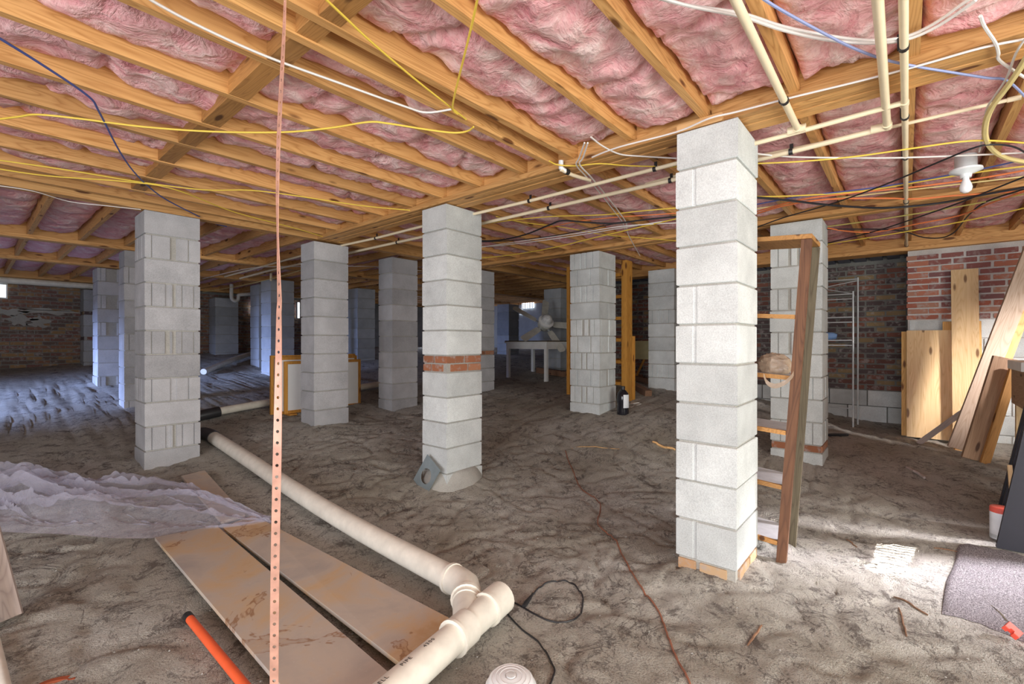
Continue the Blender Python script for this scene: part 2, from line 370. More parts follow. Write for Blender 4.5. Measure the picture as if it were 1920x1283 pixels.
# ------------------------------------------------------------------ floor
def axis(a, b, fine0, fine1, fs, cs):
    out = []; x = a
    while x < b:
        out.append(x)
        if fine0 <= x <= fine1: x += fs
        else: x += min(cs, fs + .12 * min(abs(x - fine0), abs(x - fine1)))
    out.append(b); return out
xs = axis(-5.5, 11.6, .0, 4.0, .022, .25); ys = axis(-5.5, 12.4, -.6, 4.6, .022, .25)
FLAT = [(.62, 1.04, 1.2, 3.5), (.98, 1.38, 1.3, 4.5), (.6, 1.65, 1.22, 1.45), (1.42, 1.68, 1.4, 5.7), (2.72, 4.2, -1.3, -.12)]
def rough_z(x, y):
    p = Vector((x, y, 0))
    a = 1.0
    for x0, x1, y0, y1 in FLAT:
        d = max(x0 - x, x - x1, y0 - y, y - y1, 0); a = min(a, .12 + d * 5)
    n1 = noise.noise(p * 2.6) * .014
    n2 = (1 - abs(noise.noise(Vector((x * 5.2 + 3, y * 5.2, 2)) * 1.0)) * 2) * .007
    n3 = noise.noise(p * 14) * .006 + noise.noise(p * 33) * .004
    wv = Vector((x + .25 * noise.noise(p * 3), y + .25 * noise.noise(p * 3 + Vector((7, 1, 3))), 0))
    n4 = -max(0, .13 - abs(noise.noise(wv * 3.3))) * .13 - max(0, .10 - abs(noise.noise(wv * 7.1 + Vector((3, 3, 3))))) * .07
    a *= max(.35, min(1, 1.6 - .18 * max(y - 3.6, x - 4.2, 0)))
    mound = 0
    for mx, my, h, rr in ((2.64, .78, .05, .42), (2.7, 2.95, .06, .4), (4.3, 2.2, .05, .6), (5.3, 2.1, .06, .5), (1.9, 3.4, .03, .6)):
        mound += h * math.exp(-((x - mx)**2 + (y - my)**2) / (rr * rr))
    return (n1 + n2 + n3 + n4) * a + mound
gx = np.array(xs); gy = np.array(ys); GX, GY = np.meshgrid(gx, gy)
GZ = _c[_n] + _c[_n + 1] * GX + _c[_n + 2] * GY
for i in range(_n): GZ = GZ + _c[i] * np.hypot(GX - GS[i, 0], GY - GS[i, 1])
vv = [(float(GX[j, i]), float(GY[j, i]), float(GZ[j, i]) + rough_z(float(GX[j, i]), float(GY[j, i]))) for j in range(len(ys)) for i in range(len(xs))]
nx = len(xs); ff_ = [(j*nx+i, j*nx+i+1, (j+1)*nx+i+1, (j+1)*nx+i) for j in range(len(ys)-1) for i in range(nx-1)]
me = bpy.data.meshes.new('floor'); me.from_pydata(vv, [], ff_); me.shade_smooth()
floor = struct(link('floor', me, 'sand')); floor['label'] = 'uneven sandy dirt floor with dark streaks and ridges'
def gzr(x, y): return gz(x, y) + rough_z(x, y)

# ------------------------------------------------------------------ ceiling: deck, girders, joists, insulation
ZD, ZJ, ZG = 2.61, 2.372, 2.332
ceil = struct(MB().box(-4, 11.4, -3.1, 12.3, ZD, ZD + .04).build('ceiling', 'subfloor'))
ceil['label'] = 'open joist ceiling with pink insulation between the joists'
def xbeam(name, x0, x1, y0, y1, z0, z1, mat='joist'):
    L = x1 - x0; me = MB().cbox(-L/2, L/2, -(y1-y0)/2, (y1-y0)/2, -(z1-z0)/2, (z1-z0)/2, .003).mesh(name)
    return link(name, me, mat, ceil, ((x0+x1)/2, (y0+y1)/2, (z0+z1)/2))
def ybeam(name, x0, x1, y0, y1, z0, z1, mat='joist'):
    L = y1 - y0; me = MB().cbox(-L/2, L/2, -(x1-x0)/2, (x1-x0)/2, -(z1-z0)/2, (z1-z0)/2, .003).mesh(name)
    o = link(name, me, mat, ceil, ((x0+x1)/2, (y0+y1)/2, (z0+z1)/2)); o.rotation_euler = (0, 0, R(90)); return o
for X in (2.51, 4.93):
    for k in range(3): ybeam('girder', X + k*.0465, X + k*.0465 + .0455, -2.9, 4.86, ZG + (.004 if k == 1 else 0), ZD)
    ybeam('ledger_strip', X - .042, X - .001, -2.9, 4.86, ZG + .002, ZG + .039)
    ybeam('ledger_strip', X + .140, X + .181, -2.9, 4.86, ZG + .002, ZG + .039)
for k in range(2): ybeam('rim_beam', 6.98 + k*.05, 7.028 + k*.05, -2.9, 4.2, ZG - .03, ZD)
ybeam('sill_board', 6.93, 7.2, -2.9, 4.2, ZG - .072, ZG - .032)
for Y in (4.86, 7.2, 9.1, 11.7):
    for k in range(2): xbeam('beam', -3.5, 11.2, Y + k*.05, Y + k*.05 + .049, ZG, ZD)
    if Y > 5: xbeam('ledger_strip', -3.5, 11.2, Y - .04, Y - .001, ZG + .002, ZG + .04)
JY = [-2.45 + .4064*k for k in range(18)]
JY = [y + random.uniform(-.012, .012) for y in JY]   # ... -0.01, .40, .80, 1.21, 1.61, 2.02 ... 4.46
JT = .038
for y in JY:
    xbeam('joist', -2.6, 2.508, y - JT/2, y + JT/2, ZJ + random.uniform(-.004, .004), ZD)
    xbeam('joist', 2.652, 4.928, y - JT/2 + .01, y + JT/2 + .01, ZJ, ZD)
    xbeam('joist', 5.072, 6.978, y - JT/2, y + JT/2, ZJ, ZD)
xbeam('joist', -2.6, 2.508, 1.735, 1.773, ZJ - .006, ZD)          # sistered joist
xbeam('joist', -2.6, 2.508, 4.76, 4.798, ZJ, ZD)
JX = [-2.4 + .4064*k for k in range(34)]
for x in JX:
    for a, b_ in ((4.962, 7.198), (7.302, 9.098), (9.202, 11.698)):
        ybeam('joist', x - JT/2, x + JT/2, a, b_, ZJ, ZD)
for k in range(len(JY) - 1):
    a, b_ = JY[k] + JT/2, JY[k+1] - JT/2
    if a < .9: continue
    dx = random.uniform(-.02, .02)
    segs = ((a, 1.735), (1.773, b_)) if a < 1.74 < b_ else ((a, b_),)
    for s0, s1 in segs: ybeam('blocking', .80 + dx, .885 + dx, s0, s1, ZJ + .002, ZJ + .15, 'joist_dark')
xbeam('blocking', 2.60, 2.86, .45, .62, ZG - .0, ZG + .036, 'joist') if False else None

def batt(x0, x1, y0, y1, zb, axis_, res, seed, amp=1.0):
    L, Wd = (x1 - x0, y1 - y0) if axis_ == 0 else (y1 - y0, x1 - x0)
    nl = max(4, int(L / res)); nw = max(5, int(Wd / res)); vs = []; fs = []
    cr = []; t = random.uniform(.1, .5)
    while t < L: cr.append((t, random.uniform(-.6, .6))); t += random.uniform(.35, .75)
    for i in range(nl + 1):
        for j in range(nw + 1):
            l, q = L * i / nl, j / nw
            wq = Wd * q; p = Vector((l, wq, seed * 3.7))
            e = min(q, 1 - q) * 2
            z = zb - .028 * (e ** .5) * amp
            z += amp * (noise.noise(p * 3.2) * .030 + (abs(noise.noise(p * 7)) - .2) * .034 + (abs(noise.noise(p * 17)) - .2) * .014 + noise.noise(p * 40) * .004)
            for ct, sl in cr:
                dd = l - ct - sl * (q - .5) * Wd
                z += .030 * amp * math.exp(-(dd / .022) ** 2)
            if j in (0, nw): z = max(z, zb) + .035 + .03 * noise.noise(p * 9)
            if i in (0, nl): z += .05
            z = min(z, ZD - .004); z = max(z, ZJ + .004)
            x_, y_ = (x0 + l, y0 + wq) if axis_ == 0 else (x0 + wq, y0 + l)
            vs.append((x_ - (x0+x1)/2, y_ - (y0+y1)/2, z - zb))
    for i in range(nl):
        for j in range(nw):
            a = i*(nw+1)+j; fs.append((a, a+1, a+nw+2, a+nw+1) if axis_ == 0 else (a, a+nw+1, a+nw+2, a+1))
    me = bpy.data.meshes.new('insulation_batt'); me.from_pydata(vs, [], fs); me.shade_smooth()
    return link('insulation_batt', me, 'pink', ceil, ((x0+x1)/2, (y0+y1)/2, zb))
sd = 0
for k in range(len(JY)):
    a = JY[k] + JT/2 + .002; b_ = (JY[k+1] if k + 1 < len(JY) else 4.76) - JT/2 - .002
    if b_ < -1.4: continue
    sd += 1
    near = a < 1.1
    if a < 1.74 < b_:
        batt(-.6, 2.48, 1.775, b_, 2.455, 0, .03, sd); batt(-.6, 2.48, a, 1.733, 2.53, 0, .03, sd + .5)
    else: batt(-.6, 2.48, a, b_, 2.432 if near else 2.452, 0, .022 if near else .028, sd, 1.15)
    batt(2.68, 4.90, a + .01, b_ + .01, 2.43, 0, .035, sd + 50)
    batt(5.09, 6.95, a, b_, 2.435, 0, .05, sd + 90)
for k in range(len(JX) - 1):
    a, b_ = JX[k] + .021, JX[k+1] - .021
    if b_ < -.6 : continue
    for q, (y0, y1) in enumerate(((4.97, 7.15), (7.32, 9.05), (9.22, 11.68))):
        batt(a, b_, y0, y1, 2.455, 1, (.05, .07, .10)[q], k + 130 + q * 40)

# ------------------------------------------------------------------ walls
BC, BL, BH = .0677, .2032, .0525
def brick_mesh(name, L, D, H):
    return MB().cbox(-L/2, L/2, -D/2, D/2, -H/2, H/2, .003).mesh(name)
def brick_wall_x(wall, X, y0, y1, z0, z1, mat, mats, test, fieldmat):
    me = brick_mesh('brick', BL - .017, .08, BH); me.materials.append(M[mat])
    mh = brick_mesh('brick_half', BL/2 - .012, .08, BH); mh.materials.append(M[mat]); field = MB(); ncnt = 0
    row = 0; z = z0
    while z + BC <= z1 + .01:
        y = y0 - (BL/2 if row % 2 else 0)
        while y < y1:
            a, b_ = max(y, y0), min(y + BL, y1)
            if b_ - a > .05:
                full = b_ - a > BL * .8; cy = (a + b_) / 2
                j = random.uniform(-.004, .004)
                if test(cy, z) and ncnt < 300:
                    o = link('brick', me if full else mh, None, wall, (X + .04 + j, cy, z + BC/2)); o.rotation_euler = (R(random.uniform(-.8, .8)), 0, R(90 + random.uniform(-.8, .8))); o.scale = (random.uniform(.93, 1.01), 1, random.uniform(.88, 1.04)); ncnt += 1
                else: field.box(X + j, X + .08, a + .006, b_ - .006, z + .005, z + .005 + BH)
            y += BL
        z += BC; row += 1
    if field.v: o = field.build('brick_field', fieldmat, wall); o['kind'] = 'stuff'
def block_row_x(wall, X, y0, y1, z0, z1, mat='block'):
    me = MB().cbox(-.04, .04, -.1965, .1965, -.0965, .0965, .004).mesh('block'); me.materials.append(M[mat])
    row = 0; z = z0
    while z + .2 <= z1 + .02:
        y = y0 - (.2 if row % 2 else 0)
        while y < y1 - .01:
            a_, b_ = y, min(y + .4064, y1)
            if b_ - a_ > .3: link('block', me, None, wall, (X + .04 + random.uniform(-.003, .003), y + .2032, z + .1016))
            elif b_ - a_ > .08: MB().cbox(X + .001, X + .08, a_ + .005, b_ - .004, z + .005, z + .198, .004).build('block', mat, wall)
            y += .4064
        z += .2032; row += 1
# right wall beside the boards (plane X = 7.0)
wr = struct(MB().box(7.012, 7.3, -3.0, -.01, -.2, 2.26).build('wall_right', 'mortar_wall'))
wr['label'] = 'red brick wall above grey blocks at the right'
brick_wall_x(wr, 7.0, -1.5, -.01, 1.465, 2.26, 'brick', None, lambda y, z: True, 'brick')
block_row_x(wr, 7.0, -2.05, -.02, 1.465 - .2032*7, 1.465)
# recessed dark brick wall (plane X = 7.55)
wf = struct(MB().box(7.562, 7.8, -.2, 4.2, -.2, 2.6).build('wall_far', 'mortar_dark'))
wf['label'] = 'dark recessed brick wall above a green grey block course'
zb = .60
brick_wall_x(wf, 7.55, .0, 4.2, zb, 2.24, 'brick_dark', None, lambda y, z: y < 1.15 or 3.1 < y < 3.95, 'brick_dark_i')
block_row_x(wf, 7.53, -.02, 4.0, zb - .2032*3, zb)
wc = struct(MB().box(7.30, 7.56, -.2, -.012, -.2, 2.3).build('wall_return', 'mortar_dark'))
for k in range(26):                                             # deck ribs over the recess
    MB().box(7.12, 7.56, -.1 + k*.165, .02 + k*.165, 2.262, 2.30).build('deck_rib', 'deck', ceil)
MB().box(7.1, 7.6, -.2, 4.2, 2.30, 2.32).build('deck_sheet', 'deck', ceil)
# rear wall (plane Y = 12.0)
wb = struct(MB().box(-3.6, 11.4, 12.012, 12.25, -.3, 2.6).build('wall_rear', 'mortar_dark'))
wb['label'] = 'brown brick wall with pale mortar smears at the far left'
me = brick_mesh('brick', BL - .012, .08, BH); me.materials.append(M['brick_back']); fld = MB(); nb = 0
row = 0; z = .55
while z < 2.3:
    x = .2 - (BL/2 if row % 2 else 0)
    while x < 6.2:
        if x < 2.05 and nb < 260: link('brick', me, None, wb, (x + BL/2, 12.04 + random.uniform(-.004, .004), z + BC/2)); nb += 1
        else: fld.box(x + .006, x + BL - .006, 12.0, 12.08, z + .005, z + .005 + BH)
        x += BL
    z += BC; row += 1
o = fld.build('brick_field', 'brick_back_i', wb); o['kind'] = 'stuff'
for (sx, sz, w_, h_) in ((.62, 1.62, .16, .08), (.86, 1.58, .14, .09), (.45, 1.75, .3, .06), (1.05, 1.78, .35, .05)):
    mb = MB(); pts = [(w_*(1+1.1*noise.noise(Vector((a*2.3, sx*9, 0))))*math.cos(a), h_*(1+1.2*noise.noise(Vector((a*2.9, sz*7, 3))))*math.sin(a)) for a in [k*.2094 for k in range(30)]]
    mb.prism([(p[0], p[1]) for p in pts], 0, .012); mb.xform(Matrix.Translation((sx, 12.0, sz)) @ Matrix.Rotation(R(90), 4, 'X')); mb.build('mortar_smear', 'mortar', wb)
# wing end wall, and the outer walls beside and behind the camera with openings for the lamps
struct(MB().box(11.0, 11.3, 4.0, 12.2, -.2, 2.6).build('wall_wing', 'block_dark'))
struct(MB().box(7.8, 11.2, 4.0, 4.2, -.2, 2.6).build('wall_wing_side', 'block_dark'))
ws = MB()  # unseen side wall; its wide opening and two windows are added for the lamps
ws.box(-3.6, -1.6, -3.15, -3.0, -.3, 2.6); ws.box(2.8, 3.63, -3.15, -3.0, -.3, 2.6); ws.box(4.05, 4.3, -3.15, -3.0, -.3, 2.6); ws.box(3.63, 4.05, -3.15, -3.0, -.3, 1.73); ws.box(3.63, 4.05, -3.15, -3.0, 1.90, 2.6); [ws.box(3.645 + .034*k, 3.651 + .034*k, -3.05, -3.03, 1.73, 1.90) for k in range(12)]; ws.box(4.9, 5.0, -3.15, -3.0, -.3, 2.6); ws.box(5.4, 7.3, -3.15, -3.0, -.3, 2.6)
ws.box(4.3, 5.4, -3.15, -3.0, -.3, 1.5); ws.box(4.3, 5.4, -3.15, -3.0, 2.0, 2.6)
# slot of the assumed vent stays open for the spot standing in for sun
ws2 = struct(ws.build('wall_side', 'outer'))
wl = MB(); wl.box(-3.75, -3.6, -3.15, -1.8, -.3, 2.6); wl.box(-3.75, -3.6, 3.0, 7.2, -.3, 2.6); wl.box(-3.75, -3.6, 10, 12.2, -.3, 2.6); wl.box(-3.75, -3.6, 7.2, 10, 1.95, 2.6)  # unseen outer wall; its entrance and door gaps are assumed
struct(wl.build('wall_left', 'outer'))

def vent(n, c, w_, h_, axis_):
    o = bpy.data.objects.new('window_%d' % n, None); COL.objects.link(o); o.location = c; ORG[o.name] = Vector(c); struct(o)
    c = Vector(c)
    if axis_ == 'y':
        MB().box(c.x-w_/2, c.x+w_/2, c.y-.006, c.y+.004, c.z-h_/2, c.z+h_/2).build('pane', 'vent_light', o)
        f = MB(); f.box(c.x-w_/2-.02, c.x-w_/2, c.y-.03, c.y+.01, c.z-h_/2-.02, c.z+h_/2+.02); f.box(c.x+w_/2, c.x+w_/2+.02, c.y-.03, c.y+.01, c.z-h_/2-.02, c.z+h_/2+.02)
        f.box(c.x-w_/2, c.x+w_/2, c.y-.03, c.y+.01, c.z+h_/2, c.z+h_/2+.02); f.box(c.x-w_/2, c.x+w_/2, c.y-.03, c.y+.01, c.z-h_/2-.02, c.z-h_/2); f.build('window_frame', 'white_paint', o)
    else:
        MB().box(c.x-.006, c.x+.004, c.y-w_/2, c.y+w_/2, c.z-h_/2, c.z+h_/2).build('pane', 'vent_light', o)
        for k in range(5):
            y = c.y - w_/2 + w_*(k+.5)/5; MB().box(c.x-.03, c.x-.008, y-.01, y+.01, c.z-h_/2, c.z+h_/2).build('bar', 'steel', o)
for n, (px, py, w_, h_) in enumerate(((3, 546, .10, .22), (477, 577, .10, .26), (559, 582, .055, .40))):
    vent(n + 1, at_y(px, py, 11.97 if n == 0 else 11.9), w_, h_, 'y')
vent(4, at_x(990, 573, 10.96), .45, .16, 'x'); vent(5, at_x(976, 585, 10.97), .12, .14, 'x')

# ------------------------------------------------------------------ block piers
def notch(c_, w_, d_): return [(c_ - w_/2, 0), (c_ - w_/2 + .004, d_), (c_ + w_/2 - .004, d_), (c_ + w_/2, 0)]
def outline(wx, wy, ny, nxn):
    """plan of one block: notches on the -Y face (fractions of wx) and on the -X face (fractions of wy)"""
    p = [(0, 0)]
    for c_, w_, d_ in ny: p += [(a, b_) for a, b_ in notch(c_ * wx, w_, d_)]
    p += [(wx, 0), (wx, wy), (0, wy)]
    for c_, w_, d_ in reversed(nxn): p += [(b_, a) for a, b_ in reversed(notch(c_ * wy, w_, d_))]
    return p
G1 = (.5, .012, .010)
STY = {
 'plain': ([], []),
 'third': ([], [(.68, .020, .006)]),
 'ribY': ([(.12, .010, .012), (.40, .040, .010), (.52, .030, .014), (.66, .010, .012), (.88, .010, .012)], []),
 'ribY2': ([(.12, .010, .012), (.50, .050, .010), (.78, .012, .012)], [(.3, .02, .012), (.75, .02, .012)]),
 'endX': ([], [(.22, .014, .012), (.45, .03, .012), (.62, .03, .012), (.85, .012, .012)]),
 'ribXY': ([(.10, .012, .012), (.55, .05, .012)], [(.18, .012, .012), (.36, .035, .012), (.56, .04, .012), (.8, .012, .012)]),
 'deep': ([(.10, .012, .010), (.40, .13, .05), (.72, .03, .02), (.86, .02, .02)], [(.5, .03, .01)]),
 'halfY': ([(.52, .012, .010), (.60, .010, .008)], []),
}
BLK = {}
def block_me(wx, wy, sty, mat):
    k = (wx, wy, sty, mat)
    if k not in BLK:
        ny, nxn = STY[sty]; mb = MB().prism(outline(wx, wy, ny, nxn), -.0966, .0966, 0.0)
        mb.v = [(x - wx/2, y - wy/2, z) for x, y, z in mb.v]
        me = mb.mesh('block'); me.materials.append(M[mat])
        bm = bmesh.new(); bm.from_mesh(me)
        es = [e for e in bm.edges if abs(e.verts[0].co.z - e.verts[1].co.z) < 1e-5]
        bmesh.ops.bevel(bm, geom=es, offset=.004, segments=1, affect='EDGES'); bm.to_mesh(me); bm.free()
        BLK[k] = me
    return BLK[k]
CH = .2032
PIERS = []
def pier(label, x, y, wx, wy, courses, top=2.325, mat='block', brickmat_='brick_orange', bottom=None):
    zb_ = gz(x + wx/2, y + wy/2) - .12 if bottom is None else bottom
    o = thing('block_pier', label, 'pillar', (x + wx/2, y + wy/2, max(zb_, 0) if False else zb_))
    z = top; L = Vector(o.location); i = 0
    while z > zb_ + .02:
        cs = courses[min(i, len(courses) - 1)] if not isinstance(courses, tuple) else courses[0][i % len(courses[0])]
        if cs == 'brick':
            z0 = z - BC
            for side in range(4):
                n_ = 2 if side % 2 == 0 else 2
                wlen = wx if side % 2 == 0 else wy
                if side in (1, 2): continue
                for q in range(n_):
                    a = wlen * q / n_ + (.04 if i % 2 else 0); bl = wlen / n_ - .02
                    if side == 0: bx = (x + a + bl/2 + .01, y + .045)
                    else: bx = (x + .045, y + a + bl/2 + .01)
                    me = brick_mesh('brick', bl if not (i % 2 and q) else bl - .04, .09, .056); me.materials.append(M[brickmat_])
                    if i % 2 and q: bx = (bx[0] - (.02 if side == 0 else 0), bx[1] - (.02 if side == 3 else 0))
                    b_ = link('brick', me, None, o, Vector((bx[0], bx[1], z0 + BC/2)) - L)
                    if side == 3: b_.rotation_euler = (0, 0, R(90))
            z = z0
        else:
            z0 = z - CH
            b_ = link('block', block_me(wx, wy, cs, mat), None, o, Vector((x + wx/2 + random.uniform(-.003, .003), y + wy/2 + random.uniform(-.003, .003), z0 + CH/2)) - L)
            b_.rotation_euler = (0, 0, R(random.uniform(-.5, .5)))
            z = z0
        i += 1
    MB().box(x + .011, x + wx - .011, y + .011, y + wy - .011, z, top - .012).build('mortar_core', 'mortar', o)
    PIERS.append(o); return o
p1 = pier('white grey block pier nearest the camera with brick course at its foot', 2.44, .63, .40, .30,
     ['plain', 'third', 'plain', 'plain', 'third', 'third', 'plain', 'plain', 'third', 'plain', 'third', 'brick', 'plain'], 2.326, 'block', 'brick_tan')
p2 = pier('pale block pier with a two-course red brick band at mid height', 2.48, 2.79, .40, .30,
     ['plain'] * 6 + ['brick', 'brick'] + ['plain'] * 6, 2.330)
p3 = pier('plain grey block pier standing in front of the white cabinet doors', 2.42, 4.84, .40, .30, ['plain'], 2.31, 'block_grey')
p4 = pier('grey ribbed block pier beside the clear plastic sheet at left', .97, 4.85, .40, .34,
     (['plain', 'ribY2', 'plain', 'ribY', 'plain', 'ribY'],), 2.333, 'block_grey')
p5 = pier('dusty grey block pier just left of the brick-banded pier, behind it', 3.52, 4.99, .40, .30, ['plain'], 2.31, 'block_grey')
p6 = pier('ribbed block pier with a black jug at its foot', 4.86, 2.77, .40, .41,
     (['endX', 'ribY2', 'endX', 'halfY', 'ribXY', 'ribY2'],), 2.308)
p7 = pier('greenish ribbed block pier behind the wooden shelf rack', 4.92, .57, .38, .41,
     ['plain', 'endX', 'plain', 'endX', 'plain', 'endX', 'plain', 'ribXY', 'plain', 'ribXY', 'brick', 'plain'], 2.325)
p8 = pier('green tinted block pier by the dark brick wall, left of nearest pier', 6.74, 2.60, .40, .40, (['plain', 'halfY', 'plain', 'endX'],), 2.31)
p9 = pier('dark block pier half hidden behind the brick-banded pier', 4.92, 4.88, .40, .40, ['plain'] * 6 + ['brick'] + ['plain'] * 3, 2.31, 'block_grey')
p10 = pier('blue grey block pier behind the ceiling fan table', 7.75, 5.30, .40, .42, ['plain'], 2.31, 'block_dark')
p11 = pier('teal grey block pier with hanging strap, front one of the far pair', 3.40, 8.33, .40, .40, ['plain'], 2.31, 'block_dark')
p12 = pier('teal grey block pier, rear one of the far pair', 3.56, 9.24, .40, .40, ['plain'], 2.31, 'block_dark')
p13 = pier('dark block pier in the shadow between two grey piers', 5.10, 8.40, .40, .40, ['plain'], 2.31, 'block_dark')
p14 = pier('block pier with open cores showing, farthest of the left group', 1.27, 9.14, .40, .40,
     (['deep', 'plain', 'deep', 'plain', 'deep', 'plain', 'plain', 'plain', 'deep'],), 2.33, 'block_grey')
p15 = pier('block pier with blue daylight on its side, behind the left pier', 1.24, 7.19, .40, .30, (['plain', 'ribY', 'plain', 'plain'],), 2.335, 'block_grey')
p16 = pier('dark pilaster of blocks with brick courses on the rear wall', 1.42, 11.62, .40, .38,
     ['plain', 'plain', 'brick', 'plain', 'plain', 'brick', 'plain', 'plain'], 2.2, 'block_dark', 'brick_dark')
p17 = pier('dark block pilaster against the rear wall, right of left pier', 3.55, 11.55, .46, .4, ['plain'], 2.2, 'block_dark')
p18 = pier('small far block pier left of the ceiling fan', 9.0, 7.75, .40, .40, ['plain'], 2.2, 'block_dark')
# footing cones of mortar at the two front piers
mb = MB(); mb.lathe([(.31, -.08), (.30, .02), (.27, .10), (.235, .16), (.20, .18)], 20, (2.68, 2.94, -.01)); mb.v = [(p[0], 2.94 + (p[1]-2.94)*.82, p[2]) for p in mb.v]
sm(mb.build('footing', 'mortar', p2))
# wooden shims on the piers
for pr, (x, y) in ((p1, (2.46, .66)), (p2, (2.56, 2.92)), (p4, (1.0, 5.02))):
    MB().cbox(x - .03, x + .035, y - .0, y + .25, ZG - .004, ZG + .0, .001) 
o = MB().cbox(2.445, 2.505, .70, .93, 2.328, 2.371, .006).build('wood_shim', 'wood_y', None); tag(o, 'short wooden shim block on top of the nearest pier', 'shim')

# ------------------------------------------------------------------ perforated copper strap
def strap():
    n = 92; z1, z0 = 2.36, .06; mb = MB(); ww = .0178
    base = Vector((.453, 1.05)); 
    for k in range(n):
        def frame(t):
            z = z1 + (z0 - z1) * t
            s = (1.95 - z)
            ang = -12 if z < .95 else -12 + min(1, (z - .95) / .5) * 66
            if z > 1.45: ang = 54 - 16 * math.sin((z - 1.45) * 5.5)
            ang = -ang
            a = R(ang); rt = Vector((SX, -CX, 0)); fw = Vector((CX, SX, 0))
            d = rt * math.cos(a) + fw * math.sin(a)
            nn = rt * -math.sin(a) + fw * math.cos(a)
            off = rt * (-.012 * s + .006 * math.sin(z * 7) * (1 if z > 1.3 else .2)) 
            return Vector((base.x, base.y, z)) + off, d, nn
        (a, da, na), (b_, db, nb_) = frame(k / n), frame((k + 1) / n)
        dm = (da + db).normalized(); nm = (na + nb_).normalized(); c_ = (a + b_) / 2; hl = (a.z - b_.z) / 2
        up = Vector((0, 0, 1)); r = .0036
        outer = [a - da*ww/2, a, a + da*ww/2, c_ + dm*ww/2, b_ + db*ww/2, b_, b_ - db*ww/2, c_ - dm*ww/2]
        inner = [c_ + (dm*math.cos(t) + up*math.sin(t)) * r for t in [R(135), R(90), R(45), 0, R(-45), R(-90), R(-135), R(180)]]
        vs = []
        for sgn in (-1, 1): vs += [p + nm*sgn*.0006 for p in outer] + [p + nm*sgn*.0006 for p in inner]
        fs = []
        for i in range(8):
            j = (i + 1) % 8; fs.append((i, j, 8+j, 8+i)); fs.append((16+j, 16+i, 24+i, 24+j)); fs.append((8+i, 8+j, 24+j, 24+i))
        for i, j in ((2, 3), (3, 4), (6, 7), (7, 0)): fs.append((j, i, 16+i, 16+j))
        mb.add(vs, fs)
    return mb
tag(strap().build('hanging_strap', 'copper'), 'pink copper perforated strap hanging from a joist in the foreground', 'strap')

# ------------------------------------------------------------------ drain pipe with wye
RP = .057
dp = thing('drain_pipe', 'long white PVC drain pipe with elbow and wye lying on the sand', 'pipe', (1.5, 1.6, 0))
A = Vector((1.51, 1.62, .085)); B = at_g(400, 820, .06)
mid = [A.lerp(B, t) for t in (0, .25, .5, .75, 1)]
for q in mid[1:4]: q.z = .5 * q.z + .5 * (gz(q.x, q.y) + .075)
sm(MB().tube(smoothpts(mid, 4), RP, 20).build('pipe', 'pvc', dp))
E = [Vector((1.511, 1.66, .086)), Vector((1.508, 1.60, .088)), Vector((1.496, 1.552, .09)), Vector((1.468, 1.513, .09)), Vector((1.43, 1.478, .09)), Vector((1.405, 1.455, .088))]
sm(MB().tube(E, [RP*1.15]*3 + [RP*1.10]*3, 20).build('elbow', 'pvc', dp))
for p_, q_ in ((E[0], E[1]), (E[4], E[5])):
    d_ = (q_ - p_).normalized(); sm(MB().tube([p_ - d_*.010, p_ + d_*.008], RP*1.24, 20).build('hub_ring', 'pvc', dp))
def mp(x, r_=0): return Vector((x, 1.374 - .15*(1.54 - x), .085 - .008*(1.54 - x)))
sm(MB().tube([E[5], mp(1.30)], RP*1.02, 20).build('wye_branch', 'pvc', dp))
sm(MB().tube([mp(1.46), mp(1.24)], RP*1.06, 20).build('wye_body', 'pvc', dp))
hb = MB(); n = 20
hb.tube([mp(1.545), mp(1.44)], RP*1.2, n, False); hb.tube([mp(1.545), mp(1.44)], RP*1.08, n, False)
k = len(hb.v); hb.f += [(i, (i+1) % n, k - 2*n + (i+1) % n, k - 2*n + i) for i in range(n)]
sm(hb.build('hub', 'pvc', dp), 30); MB().tube([mp(1.50), mp(1.495)], RP*1.1, n).build('hub_stop', 'mortar', dp)
sm(MB().tube([mp(1.445), mp(1.43)], RP*1.25, 20).build('hub_ring', 'pvc', dp))
sm(MB().tube([mp(1.30), mp(1.215)], RP*1.18, 20).build('hub', 'pvc', dp))
sm(MB().tube([mp(1.22), mp(1.208)], RP*1.24, 20).build('hub_ring', 'pvc', dp))
sm(MB().tube([mp(1.25), mp(.45)], RP, 20).build('pipe', 'pvc', dp))
def lettering(txt, size, mat4, mat, parent, name='lettering'):
    cu = bpy.data.curves.new(name, 'FONT'); cu.body = txt; cu.size = size; cu.extrude = .0002; cu.space_character = 1.25
    t = bpy.data.objects.new(name, cu); COL.objects.link(t); bpy.context.view_layer.update()
    me = bpy.data.meshes.new_from_object(t.evaluated_get(bpy.context.evaluated_depsgraph_get())); bpy.data.objects.remove(t)
    me.transform(mat4); o_ = ORG.get(parent.name, Vector((0, 0, 0))); me.transform(Matrix.Translation(-o_))
    return link(name, me, mat, parent)
ax = Vector((1, .15, .008)).normalized(); nrm = Vector((-.015, .10, 1)); nrm = (nrm - ax*nrm.dot(ax)).normalized(); tup = nrm.cross(ax).normalized()
for txt, xx in (('CELL', .83), ('PIPE', .945), ('4300', 1.055)):
    org = mp(xx) + nrm * (RP + .0003) - tup * .008
    m4 = Matrix(((ax.x, tup.x, nrm.x, org.x), (ax.y, tup.y, nrm.y, org.y), (ax.z, tup.z, nrm.z, org.z), (0, 0, 0, 1)))
    lettering(txt, .0225, m4, 'ink', dp)

